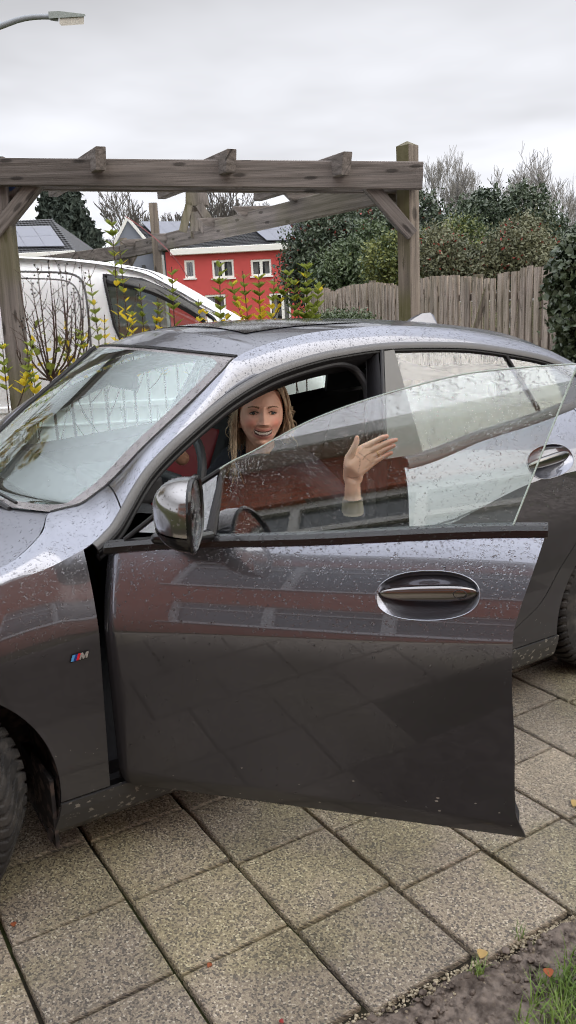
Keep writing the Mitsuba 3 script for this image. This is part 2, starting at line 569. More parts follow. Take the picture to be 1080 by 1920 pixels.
# ---------------------------------------------------------------- the car (car frame: x to the rear, y away from the camera, z up)
ZB = pch([-.85, -.3, .1, .29, .40, .46, .50, 1.075, 1.56, 1.622, 1.962, 2.281, 2.493, 2.72, 3.0, 3.5], [.60, .75, .815, .84, .86, .875, .886, .935, .972, .974, 1.019, 1.054, 1.084, 1.11, 1.085, .99])
E1 = np.array([(-.85, .30, .60), (-.3, .105, .75), (.1, .07, .815), (.29, .066, .84), (.40, .07, .86), (.46, .08, .875), (.51, .090, .890), (.575, .112, .925), (.712, .176, 1.052), (.871, .228, 1.147), (1.038, .273, 1.229),
               (1.12, .29, 1.26), (1.23, .308, 1.292), (1.456, .328, 1.328), (1.691, .335, 1.341), (1.994, .329, 1.330), (2.272, .309, 1.293), (2.475, .284, 1.247), (2.62, .235, 1.165), (2.72, .21, 1.11), (3.0, .17, 1.085), (3.5, .18, .99)])
E2 = np.array([(-.85, .36, .635), (-.3, .16, .79), (.12, .10, .845), (.29, .10, .872), (.41, .15, .925), (.467, .245, .955), (.545, .27, .956), (.63, .285, .989), (.767, .29, 1.094), (.907, .295, 1.194), (1.037, .303, 1.290),
               (1.075, .315, 1.318), (1.20, .35, 1.354), (1.44, .378, 1.388), (1.70, .388, 1.397), (2.0, .385, 1.380), (2.28, .37, 1.337), (2.49, .345, 1.285), (2.66, .32, 1.215), (2.82, .30, 1.16), (3.05, .28, 1.115), (3.5, .30, 1.01)])
_tE = np.arange(len(E1), dtype=float)
fE1, fE2 = PchipInterpolator(_tE, E1), PchipInterpolator(_tE, E2)
_xs = E1[:, 0]
YB1 = pch(_xs, E1[:, 1])


def yb(x):
    x = np.asarray(x, float)
    w = np.clip((x - .46) / .08, 0, 1)
    g = .12 + .55 * (ZB(x) - .95)
    w2 = np.clip((x - 2.5) / .2, 0, 1)
    return YB1(x) * (1 - w) + w * (g * (1 - w2) + YB1(x) * w2)


ZC = pch([-.85, 0, .58, 1.516, 2.2, 2.7, 3.5], [.50, .63, .686, .738, .865, .87, .80])


def yplan(x):
    x = np.asarray(x, float)
    return .24 * (np.clip(.1 - x, 0, None) / .95) ** 2.2 + .22 * (np.clip(x - 2.75, 0, None) / .8) ** 2.2


def side(x, z):
    """y of the car's flank"""
    x, z = np.asarray(x, float), np.asarray(z, float)
    zc, zb = ZC(x), ZB(x)
    low = np.interp(z, [.11, .15, .20, .232, .236, .30, .45, .60, .70], [.10, .055, .040, .036, .036, .034, .031, .026, .021])
    low = np.where(z < .236, low, .036 - .016 * np.clip((z - .236) / np.maximum(zc - .236, .05), 0, 1) ** 1.2) + yplan(x)
    ycr = .020 + yplan(x)
    t = np.clip((z - zc) / np.maximum(zb - zc, .02), 0, 1.3)
    high = ycr + (yb(x) - ycr) * (.42 * t + .58 * t * t)
    return np.where(z <= zc, low, high)


def flank(x0, x1, zlo, zhi, nx, nz=60):
    """a sheet of the flank; zlo and zhi are functions of x; rows meet the crease"""
    xs = np.linspace(x0, x1, nx)
    P = np.zeros((nx, nz, 3))
    for i, x in enumerate(xs):
        a, b, c = float(zlo(x)), float(zhi(x)), float(ZC(x))
        k = int(nz * .6)
        z = np.concatenate([np.linspace(a, c, k), np.linspace(c, b, nz - k + 1)[1:]]) if a < c < b else np.linspace(a, b, nz)
        P[i] = np.stack([np.full(nz, x), side(x, z), z], 1)
    return grid(P)


def glass_y(z):
    return .12 + .55 * (z - .95)


DOOR_REAR = pch([.20, .243, .316, .49, .672, .748, .811, .874, .947, 1.0], [1.580, 1.571, 1.546, 1.537, 1.524, 1.523, 1.535, 1.555, 1.579, 1.595])
REAR_EDGE = pch([.20, .29, .306, .384, .505, .593, .7, .85, 1.0], [1.96, 2.0, 2.023, 2.167, 2.266, 2.348, 2.42, 2.46, 2.47])

c_car = thing('car', 'dark grey coupe-like car with raindrops all over and its front door swung wide open', 'car')


def part(name, m, bsdf, frame=car, smooth=30, parent=None, **k):
    return obj(name, m, bsdf, parent or c_car, smooth, frame, **k)


def outward_z(m):
    return m if vnormals(m)[:, 2].mean() > 0 else flip(m)


def mirrored(m):
    v, f = m
    return v * [1, -1, 1] + [0, 1.8, 0], f[:, ::-1]


ARCH_F, ARCH_R, RA = (0.0, .28), (2.64, .27), .365


def arch(m, c):
    v = m[0]
    return np.hypot(v[:, 0] - c[0], v[:, 2] - c[1]) - RA


sill = lambda x: .238
# front fender: flank and its crown up to the bonnet gap are one panel
fl = flank(-.85, .496, sill, ZB, 150)
fl = trim(fl, arch(fl, ARCH_F))
tt = np.concatenate([np.linspace(0, 6, 60), np.linspace(6, 7.9, 30)[1:]])


def loft(t, n=9, bulge=0.010):
    a, b = fE1(t), fE2(t)
    w = np.linspace(0, 1, n)[None, :, None]
    P = a[:, None] * (1 - w) + b[:, None] * w
    d = b - a
    tang = np.gradient(a, axis=0)
    nn = np.cross(tang, d)
    nn /= np.maximum(np.linalg.norm(nn, axis=1, keepdims=True), 1e-9)
    nn *= np.where(nn[:, 2:3] < 0, -1, 1)
    return P + nn[:, None] * (bulge * 4 * w * (1 - w)) * np.minimum(1, np.linalg.norm(d, axis=1) / .1)[:, None, None]


crown = grid(loft(tt))
crown = trim(crown, .617 - crown[0][:, 0] + .17 * (crown[0][:, 1] - .12))
fender = part('front_fender', shell(join(fl, crown), .006), 'm_paint', label='dark grey front fender with a small striped badge')
# everything hidden behind the gap
inner = flank(-.6, .492, lambda x: .2, lambda x: ZB(x) - .02, 40)
inner = trim(inner, arch(inner, ARCH_F) - .004)
part('fender_liner', offset(inner, .012), 'm_plastic')
# far side of the car
far = flank(-.85, 3.5, sill, ZB, 220)
far = trim(trim(far, arch(far, ARCH_F)), arch(far, ARCH_R))
part('far_side', mirrored(join(far, crown)), 'm_paint')

# pillar and roof rail from the fender joint to the tail
tr = np.linspace(6.3, 21, 200)
rail = grid(loft(tr, 11))
rail = trim(rail, rail[0][:, 0] - .6205 - .17 * (rail[0][:, 1] - .12))
part('roof_rail', shell(rail, .01), 'm_paint', label='dark grey windscreen pillar running into the roof rail')
part('roof_rail', mirrored(rail), 'm_paint')
seam = offset(outward_z(grid(loft(np.linspace(6.9, 7.5, 20), 7))), .012)
part('joint_seal', seam, 'm_rubber')

# roof
cz = pch([1.05, 1.11, 1.325, 1.556, 1.807, 2.08, 2.31, 2.57, 2.88, 3.2], [1.345, 1.362, 1.408, 1.421, 1.419, 1.407, 1.388, 1.356, 1.300, 1.225])
tR = np.linspace(11.35, 17.2, 120)
P = np.zeros((len(tR), 41, 3))
for i, t in enumerate(tR):
    e = fE2(t)
    y = np.linspace(e[1] + .004, 1.8 - e[1] - .004, 41)
    s = (y - .9) / (.9 - e[1])
    x = e[0] - .085 * (1 - s ** 2) * np.clip((1.5 - e[0]) / .4, 0, 1)
    zc_ = max(float(cz(e[0] + .02)), e[2] + .006)
    if e[0] < 1.2:
        zc_ = e[2] + .012 + .03 * (e[0] - 1.07) / .13
    P[i] = np.stack([x, y, e[2] - .004 + (zc_ - e[2] + .004) * (1 - np.abs(s) ** 2.4)], 1)
roof = grid(P)
part('roof', shell(roof, .012), 'm_paint', label='wet dark grey roof mirroring the bright sky')
roofP = P


def on_roof(i, j):
    return roofP[i, j]


# sunroof of black glass, flush
v, f = roof
sun = trim(roof, v[:, 0] - 1.24)
sun = trim(sun, 1.72 - sun[0][:, 0])
sun = trim(sun, sun[0][:, 1] - .52)
sun = trim(sun, 1.28 - sun[0][:, 1])
part('sunroof', offset(sun, -.003), 'm_gloss_black', label='black glass sunroof')
# shark fin aerial
fin = m3.Manifold.hull_points(np.array([(x, .9 + s * w, z) for x, z, w in [(2.22, 1.37, .012), (2.28, 1.36, .03), (2.42, 1.355, .032), (2.30, 1.41, .012), (2.345, 1.426, .006), (2.39, 1.428, .005), (2.41, 1.418, .005), (2.425, 1.36, .028)] for s in (-1, 1)], np.float32))
part('aerial', fin, 'm_paint', smooth=40, label='shark fin aerial on the roof')

# windscreen
tw = np.linspace(5.05, 11.2, 44)
L = fE2(tw)
L[:, 1] += .006
P = np.zeros((44, 41, 3))
u = np.linspace(0, 1, 41)
v01 = np.linspace(0, 1, 44)
for i in range(44):
    R = L[i] * [1, -1, 1] + [0, 1.8, 0]
    b = 4 * u * (1 - u)
    P[i] = L[i] * (1 - u[:, None]) + R * u[:, None]
    P[i, :, 0] -= (.17 - .075 * v01[i]) * b
    P[i, :, 2] += (-.01 + .028 * v01[i]) * b
wind = grid(P)
windP = P
wn = vnormals(wind)
# black printed border: a separate band of the same curved sheet
uu = np.tile(u, 44)
vv = np.repeat(v01, 41)
edge = np.minimum(np.minimum(uu, 1 - uu) * 1.25, np.minimum((vv) * .42, (1 - vv) * .62))


def rounded(uu, vv):
    a, b = np.abs(uu - .5) * 2, np.abs(vv - .54) * 2
    qx, qy = np.maximum(a - .80, 0) / .13, np.maximum(b - .70, 0) / .17
    return 1 - np.hypot(qx, qy)


clear = trim(wind, rounded(uu, vv))
band = trim(wind, -rounded(uu, vv))
part('windscreen', clear, 'm_windscreen', smooth=True, label='windscreen full of sky reflections')
mat('m_frit', (0.20, 0.185, 0.19), 0.16, spec=0.7)
part('windscreen_border', band, 'm_frit', smooth=True)
# black seals round the windscreen
part('windscreen_seal', tube(curve(np.vstack([P[-1, 0] * 1, P[-1, 10], P[-1, 20], P[-1, 30], P[-1, 40]]) + [.006, 0, .003], 40), .006, 6), 'm_rubber')
part('windscreen_seal', tube(P[::2, 0] + [0, -.003, .001], .0035, 6), 'm_rubber')
part('windscreen_seal', tube(P[::2, 40] + [0, .006, .004], .011, 6), 'm_rubber')

# bonnet
xb = np.linspace(-.84, .475, 60)
P = np.zeros((60, 49, 3))
f2 = PchipInterpolator(E2[:7, 0], E2[:7, 1:])
for i, x in enumerate(xb):
    ey, ez = f2(x)
    y = np.linspace(ey + .005, 1.8 - ey - .005, 49)
    s = np.abs((y - .9) / (.9 - ey))
    cen = ez + .055 * np.clip((.42 - x) / .2, 0.0, 1) - .012
    z = ez - .003 + (cen - ez) * (1 - s ** 3)
    P[i] = np.stack([x - .16 * (1 - s ** 2) * np.clip((x + .2) / .6, 0, 1), y, z], 1)
bon = grid(P)
part('bonnet', shell(bon, .012), 'm_paint', label='dark grey bonnet beaded with rain')
part('scuttle', (np.array([(.30, .28, .89), (.50, .29, .90), (.40, .9, .86), (.20, .9, .86), (.30, 1.52, .89), (.50, 1.51, .90)]), np.array([(0, 1, 2), (0, 2, 3), (3, 2, 5), (3, 5, 4)])), 'm_plastic')
for k, (a, b) in enumerate((((.40, .40, .945), (.33, .95, .955)), ((.33, .93, .95), (.42, 1.45, .96)))):
    w = part('wiper', tube(curve([a, (np.array(a) + b) / 2 + [0, 0, .012], b], 12), .008, 6), 'm_plastic')
    part('blade', tube(curve([np.array(a) + [.02, 0, .015], (np.array(a) + b) / 2 + [.02, 0, .022], np.array(b) + [.02, 0, .012]], 12), .005, 5), 'm_rubber', parent=w)
# nose and tail, mostly outside the picture
zz = np.linspace(.18, .62, 24)
P = np.stack([np.stack([-.86 - .10 * np.sin(np.pi * (y / 1.8)) - .05 * np.sin((zz - .18) / .44 * np.pi), np.full(24, y), zz], 1) for y in np.linspace(.30, 1.5, 30)])
part('front_bumper', grid(P), 'm_paint')
P = np.stack([np.stack([np.full(24, .0) + 3.52 + .16 * np.sin(np.pi * (y / 1.8)) + .05 * np.sin((zb_ - .2) / .8 * np.pi), np.full(24, y), zb_], 1) for y in np.linspace(.2, 1.6, 30) for zb_ in [np.linspace(.2, 1.0, 24)]])
part('rear_bumper', grid(P), 'm_paint')
tb = np.linspace(17.25, 21, 50)
P = np.zeros((50, 31, 3))
for i, t in enumerate(tb):
    e = fE2(t)
    y = np.linspace(e[1] + .003, 1.8 - e[1] - .003, 31)
    s = (y - .9) / (.9 - e[1])
    P[i] = np.stack([e[0] + .05 * (1 - s ** 2), y, e[2] + (.055 if t < 19 else .03) * (1 - s ** 2)], 1)
tb_m = grid(P)
part('rear_window', trim(tb_m, 2.95 - tb_m[0][:, 0]), 'm_dark_glass', smooth=True)
part('boot_lid', shell(trim(tb_m, tb_m[0][:, 0] - 2.955), .01), 'm_paint')

# rear door with its flush handle, quarter panel, sill
rd = flank(1.5, 2.5, lambda x: .238, lambda x: ZB(x) - .018, 170, 110)
rd = trim(rd, rd[0][:, 0] - DOOR_REAR(rd[0][:, 2]) - .004)
rd = trim(rd, REAR_EDGE(rd[0][:, 2]) - rd[0][:, 0])
HR = (2.20, .912)


def oval(v, c, a, b, tilt=.085):
    dx, dz = v[:, 0] - c[0], v[:, 2] - c[1] - tilt * (v[:, 0] - c[0])
    return np.sqrt((np.abs(dx) / a) ** 2.3 + (np.abs(dz) / b) ** 2.3)


rd_cut = trim(rd, oval(rd[0], HR, .116, .052) - 1)
rear_door = part('rear_door', shell(rd_cut, .006), 'm_paint', smooth=9, label='wet dark grey rear door behind the open front door')
qp = flank(1.95, 3.5, lambda x: .238, ZB, 200, 90)
qp = trim(qp, qp[0][:, 0] - REAR_EDGE(qp[0][:, 2]) - .005)
qp = trim(qp, arch(qp, ARCH_R))
part('rear_quarter', shell(qp, .008), 'm_paint', smooth=9)


def handle(c, parent, frame, ysurf, tilt):
    """oval bowl behind a flush grip, with a bright ring and a lock cover"""
    n, r = 64, 10
    w = np.arange(n) * 2 * np.pi / n
    ex = lambda k: np.sign(np.cos(w)) * np.abs(np.cos(w)) ** (2 / 2.3) * .116 * k
    ez = lambda k: np.sign(np.sin(w)) * np.abs(np.sin(w)) ** (2 / 2.3) * .052 * k
    rings = []
    for k in np.linspace(1, 0.02, r):
        x, z = c[0] + ex(k), c[1] + ez(k) + tilt * ex(k)
        y = ysurf(x, z) + .034 * (1 - k ** 3) ** .8
        rings.append(np.stack([x, y, z], 1))
    part('handle_bowl', grid(np.array(rings), wrap=True), 'm_paint', frame=frame, parent=parent, smooth=40, label='deep oval bowl behind the grip')
    x, z = c[0] + ex(1.0), c[1] + ez(1.0) + tilt * ex(1.0)
    part('handle_ring', tube(np.stack([x, ysurf(x, z) - .001, z], 1), .0014, 6, closed=True), 'm_paint', frame=frame, parent=parent)
    P = []
    for s in np.linspace(-1, 1, 34):
        hw = .0185 * (1 - abs(s) ** 3.2) ** .55 * (1.0 + .12 * s) + .0004
        cx, czz = c[0] + .1125 * s, c[1] + .004 + tilt * .1125 * s
        a = np.arange(20) * 2 * np.pi / 20
        dy = .012 * (1 - abs(s) ** 4) ** .6 + .0005
        sgn = lambda q, e: np.sign(q) * np.abs(q) ** e
        P.append(np.stack([np.full(20, cx), ysurf(cx, czz) + .006 - dy * sgn(np.sin(a), .7), czz + hw * sgn(np.cos(a), .7)], 1))
    g = part('handle', grid(np.array(P), wrap=True), 'm_handle', frame=frame, smooth=50, parent=parent, label='long bright grip of the flush handle')
    a = np.arange(28) * 2 * np.pi / 28
    lx, lz = c[0] + .073, c[1] + .004 + tilt * .073
    part('lock_cover', tube(np.stack([lx + .0145 * np.cos(a), np.full(28, float(ysurf(lx, lz)) - .0062), lz + .0105 * np.sin(a)], 1), .0012, 5, closed=True), 'm_plastic', frame=frame, parent=parent)


handle(HR, rear_door, car, side, .085)

sl = flank(.34, 2.30, lambda x: .112 + .018 * np.clip((x - .3) / 2, 0, 1), lambda x: .232, 120, 24)
sl[0][:, 1] -= .004
mat('m_sill', proc(lambda p, n, uv: mix((0.045, 0.045, 0.046), (0.20, 0.19, 0.17), smoothstep(0.60, 0.72, fbm(p.x * 70, p.y * 70, p.z * 70, 3)))), 0.35)
part('sill', shell(trim(trim(sl, arch(sl, ARCH_F)), 2.285 - trim(sl, arch(sl, ARCH_F))[0][:, 0]), .01), 'm_sill', label='mud-spattered sill under the doors')
part('underbody', box((.36, .09, .14), (2.26, 1.71, .22)), 'm_plastic')
# front flap of the sill by the wheel
part('mud_flap', shell(grid(np.array([[(.352, y, z) for z in np.linspace(.10, .30, 8)] for y in np.linspace(.05, .22, 6)])), .01), 'm_wheel_well', label='muddy liner behind the front wheel')
for c, nm in ((ARCH_F, 'wheel_well'), (ARCH_R, 'wheel_well')):
    a = np.linspace(-.45, np.pi + .45, 40)
    P = np.array([[(c[0] + (RA + .002 + .01 * (y > .1)) * np.cos(q), y, c[1] + (RA + .002 + .01 * (y > .1)) * np.sin(q)) for q in a] for y in np.linspace(.05, .36, 10)])
    w = grid(P)
    back = grid(np.array([[(c[0] + k * RA * np.cos(q), .36, c[1] + k * RA * np.sin(q)) for q in a] for k in (0.05, 1.03)]))
    part(nm, join(w, back), 'm_wheel_well', label='dark muddy wheel well')
    part(nm, mirrored(join(w, back)), 'm_wheel_well')


def wheel(c, yaw, far=False):
    R, NS = .318, 150 if far else 540
    prof = [(.215, -.095), (.25, -.106), (.285, -.106), (.306, -.098), (.314, -.085), (R, -.06), (R, .06), (.314, .085), (.306, .098), (.25, .106), (.215, .095)]
    a = np.arange(NS) * 2 * np.pi / NS
    pr = np.array([(r, w) for r, w in np.array([PchipInterpolator(np.arange(len(prof)), np.array(prof))(q) for q in np.linspace(0, 10, 81)])])
    P = np.zeros((NS, 81, 3))
    for i, q in enumerate(a):
        r = pr[:, 0].copy()
        s, wv = pr[:, 1], np.abs(pr[:, 1])
        # tread: two long grooves and slanted sipes
        tread = wv < .094
        ph = (q / (2 * np.pi) * 58 + (s / .1) * 1.5 * np.sign(s)) % 1
        r -= np.where(tread & (wv > .012) & (ph < .30), .011, 0)
        r -= np.where((np.abs(wv - .026) < .006), .009, 0)
        r -= np.where((wv > .094) & (pr[:, 0] > .29) & ((q / (2 * np.pi) * 58 + 1.5) % 1 < .34), .008, 0)
        P[i] = np.stack([r * np.cos(q), s, r * np.sin(q)], 1)
    cy, sy = math.cos(yaw), math.sin(yaw)

    def fr(v):
        v = np.asarray(v, float)
        y = v[..., 1]
        x, y = cy * v[..., 0] - sy * y, sy * v[..., 0] + cy * y
        q = np.stack([x + c[0], y + c[1], v[..., 2] + .315], -1)
        return car(q)
    w = part('wheel', grid(np.concatenate([P, P[:1]])), 'm_tyre', frame=fr, smooth=28, label='tyre with slanted winter tread' if not far else None)
    rim = []
    for k in range(10):
        q = k * np.pi / 5
        for dq in (-.09, .09):
            rim.append(bar((.045 * math.cos(q), -.07, .045 * math.sin(q)), (.215 * math.cos(q + dq), -.085, .215 * math.sin(q + dq)), .022, .03, up=(0, 1, 0)))
    an = np.arange(64) * 2 * np.pi / 64
    rim.append(tube(np.stack([.218 * np.cos(an), an * 0 - .088, .218 * np.sin(an)], 1), .009, 8, closed=True))
    rim.append(mesh(trimesh.creation.cylinder(.05, .05, transform=trimesh.geometry.align_vectors([0, 0, 1], [0, 1, 0]) + np.array([[0, 0, 0, 0], [0, 0, 0, -.07], [0, 0, 0, 0], [0, 0, 0, 0]]))))
    rim.append(grid(np.array([[(r * np.cos(q), y, r * np.sin(q)) for q in np.append(an, 0)] for r, y in ((.213, -.085), (.205, .0), (.20, .09))])))
    part('rim', join(*rim), 'm_alloy', frame=fr, parent=w)
    part('brake_disc', trimesh.creation.cylinder(.14, .02, transform=trimesh.geometry.align_vectors([0, 0, 1], [0, 1, 0])), 'm_alloy', frame=fr, parent=w)


wheel((-.03, .13), math.radians(-27))
wheel((2.625, .15), 0)
wheel((0.0, 1.655), math.radians(-27), True)
wheel((2.625, 1.65), 0, True)

# ---- trim round the side windows
t1 = np.linspace(6.2, 17.6, 150)
A1 = fE1(t1)
dn = np.stack([np.zeros(150), -.55 * np.ones(150), -1 * np.ones(150)], 1) / math.hypot(.55, 1)   # down along the glass plane
nrm = np.array([0, -1, .55]) / math.hypot(1, .55)
tang = np.gradient(A1, axis=0)
tang /= np.linalg.norm(tang, axis=1, keepdims=True)
perp = np.cross(tang, nrm)
perp *= np.where(perp[:, 2:3] > 0, -1, 1)
strip = np.stack([A1 - nrm * .001 + perp * k for k in (.003, .008, .016, .022)], 1)
strip[:, 1:3] += nrm * .003
part('window_trim', shell(grid(strip), .006), 'm_trim_grey', smooth=40, label='wet trim strip along the top of the side windows')
part('window_trim', mirrored(grid(strip)), 'm_gloss_black')
seal_c = A1 - nrm * .006 + perp * .027
part('window_seal', tube(seal_c, .0062, 7), 'm_rubber', label='thick black rubber seal above the side windows')
# inner seal and padded pillar edge of the door opening, with the rounded rear corner
kk = t1 < 14.05
inn = A1[kk] - nrm * .030 + perp[kk] * .038
corner = np.array([(1.575, .365, 1.255), (1.60, .335, 1.20), (1.575, .285, 1.12), (1.545, .24, 1.03), (1.525, .21, .95), (1.50, .19, .80)])
keep = inn[inn[:, 0] < 1.50]
loop = curve(np.vstack([keep[::6], corner]), 120)
part('door_seal', tube(loop, np.interp(np.linspace(0, 1, 120), [0, .62, .78, 1], [.0095, .0105, .018, .017]), 10), 'm_plastic', label='padded black seal round the door opening')
pad = np.stack([A1[kk] - nrm * a + perp[kk] * b for a, b in ((.012, .03), (.02, .038), (.05, .046), (.09, .046))], 1)
part('pillar_lining', grid(pad), 'm_cabin', smooth=True)
# B pillar: plate on the rear door, black post inside the opening
bp = [(1.515, 1.0), (1.660, 1.325), (1.713, 1.318), (1.690, .996)]


def plate(poly, off=0.0, n=14):
    (x0, z0), (x1, z1), (x2, z2), (x3, z3) = poly
    P = np.zeros((n, n, 3))
    for i, s in enumerate(np.linspace(0, 1, n)):
        for j, w in enumerate(np.linspace(0, 1, n)):
            x = (x0 * (1 - w) + x3 * w) * (1 - s) + (x1 * (1 - w) + x2 * w) * s
            z = (z0 * (1 - w) + z3 * w) * (1 - s) + (z1 * (1 - w) + z2 * w) * s
            P[i, j] = (x, glass_y(z) + off, z)
    return grid(P)


part('pillar_cover', shell(plate([(1.532, .985), (1.664, 1.312), (1.709, 1.316), (1.684, .985)], .006), .006), 'm_piano_black', label='glossy black pillar cover beaded with rain')
part('pillar_edge', tube([(1.522, glass_y(.985), .985), (1.655, glass_y(1.318), 1.318)], .007, 8), 'm_plastic')
post = np.array([[(x, y, z) for x, y, z in ((1.54 + .32 * (q - 1.0) * (q > 1), .15 + .55 * max(q - 1, 0), q), (1.50 + .36 * (q - 1.0) * (q > 1) , .20 + .5 * max(q - 1, 0), q), (1.62 + .30 * (q - 1) * (q > 1), .25 + .5 * max(q - 1, 0), q))] for q in np.linspace(.24, 1.36, 24)])
part('pillar', grid(post), 'm_cabin', smooth=True)
# rear side glass
top = PchipInterpolator(A1[:, 0], A1[:, 2])
P = np.zeros((60, 24, 3))
for i, x in enumerate(np.linspace(1.60, 2.66, 60)):
    z = np.linspace(float(ZB(x)) - .005, max(float(top(x)) - .012, float(ZB(x))), 24)
    P[i] = np.stack([np.full(24, x), glass_y(z) + .012, z], 1)
rg = grid(P)
dl = lambda v: v[:, 0] - (2.241 + (1.262 - v[:, 2]) * .337)
g1 = trim(trim(rg, -dl(rg[0]) - .004), rg[0][:, 0] - (1.69 + (rg[0][:, 2] - 1.0) * .075))
part('rear_door_glass', g1, 'm_dark_glass', smooth=True, parent=rear_door, label='rain-speckled dark rear window')
part('quarter_glass', trim(rg, dl(rg[0]) - .006), 'm_dark_glass', smooth=True, label='small rear quarter glass')
part('glass_divider', tube([(2.232, glass_y(1.275) + .006, 1.275), (2.302, glass_y(1.075) + .006, 1.075)], .006, 7), 'm_rubber', parent=rear_door)
part('far_rear_glass', mirrored(trim(rg, rg[0][:, 0] - 1.72)), 'm_glass', smooth=True)
P = np.zeros((50, 16, 3))
for i, x in enumerate(np.linspace(.72, 1.66, 50)):
    z = np.linspace(float(ZB(x)) - .005, max(float(top(x)) - .012, float(ZB(x))), 16)
    P[i] = np.stack([np.full(16, x), glass_y(z) + .012, z], 1)
part('far_front_glass', mirrored(grid(P)), 'm_glass', smooth=True)
# belt trims on the rear door
bx = np.linspace(1.60, 2.62, 50)
bl = np.stack([bx, glass_y(ZB(bx)) - .004, ZB(bx) + .004], 1)
bl2 = bl
part('belt_trim', shell(grid(np.stack([bl + [0, -.016, -.026], bl + [0, -.016, -.010], bl + [0, -.004, .006], bl + [0, .014, .010]], 1)), .004), 'm_trim_grey', parent=rear_door, smooth=40, label='wet trim strip under the rear window')

# ---- cabin
part('floor', box((.35, .12, .22), (2.45, 1.68, .26)), 'm_cabin')
part('bulkhead', (np.array([(.40, .14, .24), (.40, 1.66, .24), (.52, 1.60, .93), (.52, .20, .93)]), np.array([(0, 1, 2), (0, 2, 3)])), 'm_cabin')
inner_side = flank(.50, 2.65, lambda x: .24, lambda x: ZB(x) - .015, 60, 20)
part('far_door_lining', mirrored(offset(inner_side, .05)), 'm_cabin')
ri = flank(1.58, 2.65, lambda x: .24, lambda x: ZB(x) - .015, 40, 20)
part('rear_door_lining', offset(ri, .06), 'm_cabin')
part('headliner', offset(roof, .035), 'm_cabin', smooth=True)
far_pad = np.stack([A1 - nrm * a + perp * b for a, b in ((.012, .028), (.02, .045), (.05, .055), (.09, .05))], 1)
part('far_pillar_lining', mirrored(grid(far_pad)), 'm_cabin', smooth=True)
part('far_pillar', mirrored(grid(post + [.03, 0, 0])), 'm_cabin')
part('far_pillar', mirrored(shell(plate([(1.46, .985), (1.60, 1.325), (1.80, 1.316), (1.76, .985)], .03), .03)), 'm_cabin')
part('far_quarter_post', mirrored(shell(plate([(2.33, 1.04), (2.26, 1.29), (2.70, 1.16), (2.70, 1.06)], .03), .02)), 'm_cabin')
dash = np.array([[(x, y, z) for x, z in ((.46, .87), (.56, .895), (.70, .925), (.80, .905), (.845, .86), (.84, .76), (.80, .62), (.72, .45))] for y in np.linspace(.21, 1.59, 20)])
part('dashboard', grid(dash), 'm_dash', smooth=40, label='dark grey dashboard')
part('instrument_hood', rbox((.70, .38, .90), (.86, .74, .985), .02), 'm_dash')
part('air_vent', rbox((.80, .19, .80), (.86, .30, .875), .012), 'm_plastic')
a = np.arange(40) * 2 * np.pi / 40
wc, wu, wv = np.array([.965, .55, .905]), np.array([0, 1, 0]), np.array([.36, 0, .93])
stw = part('steering_wheel', tube(wc + .178 * (np.cos(a)[:, None] * wu + np.sin(a)[:, None] * wv), .015, 10, closed=True), 'm_plastic', label='steering wheel with grey spokes')
part('hub', rbox(wc - [.03, .07, .06], wc + [.015, .07, .05], .02), 'm_plastic', parent=stw)
for q in (0.15, math.pi - .15, -math.pi / 2):
    part('spoke', bar(wc + .05 * (math.cos(q) * wu + math.sin(q) * wv), wc + .17 * (math.cos(q) * wu + math.sin(q) * wv), .03, .012, up=(1, 0, -.36)), 'm_alloy', parent=stw)


def seat(y0, y1, red, x=0.0, low=0.0):
    s = part('seat', rbox((1.0 + x, y0, .40), (1.52 + x, y1, .56), .05), 'm_cabin')
    b = np.array([(1.42, .50), (1.56, .50), (1.74, 1.00 - low), (1.63, 1.02 - low)])
    pts = np.array([(q[0] + x, y, q[1]) for q in b for y in (y0, y1)])
    k = trimesh.creation.icosphere(1, radius=.04).vertices
    part('backrest', m3.Manifold.hull_points((pts[:, None] + k).reshape(-1, 3).astype(np.float32)), 'm_cabin', parent=s, smooth=40)
    c = (y0 + y1) / 2
    part('red_panel', m3.Manifold.hull_points(np.array([(q[0] + x, yy, q[1]) + k_ * .5 for q in ((1.385, .56), (1.46, .56), (1.585, .98 - low), (1.66, 1.0 - low)) for yy in (y0 + .06, y1 - .06) for k_ in k], np.float32)), red, parent=s, smooth=40, label='red leather centre of the seat')
    part('headrest', m3.Manifold.hull_points(np.array([(q[0] + x, yy, q[1]) + k_ for q in ((1.64, 1.03 - low), (1.72, 1.04 - low), (1.70, 1.20 - low), (1.74, 1.19 - low)) for yy in (c - .11, c + .11) for k_ in k], np.float32)), red, parent=s, smooth=40)


seat(.32, .84, 'm_cabin', .05, .16)
seat(.98, 1.48, 'm_red_leather', -.18)
part('rear_bench', rbox((1.95, .22, .36), (2.40, 1.58, .58), .05), 'm_cabin')
part('rear_backrest', m3.Manifold.hull_points(np.array([(x, y, z) for x, z in ((2.36, .5), (2.46, .5), (2.60, 1.02), (2.52, 1.04)) for y in (.24, 1.56)], np.float32)), 'm_cabin')
part('parcel_shelf', box((2.5, .25, .96), (3.0, 1.55, 1.0)), 'm_cabin')
part('rear_view_mirror', rbox((.95, .80, 1.20), (.975, 1.02, 1.255), .01), 'm_plastic')
# ---------------------------------------------------------------- the open front door (modelled shut, swung about its hinge)
dz = lambda v: v[:, 2]
ds = flank(.512, 1.62, lambda x: .238, lambda x: ZB(x) - .016, 240, 130)
v = ds[0]
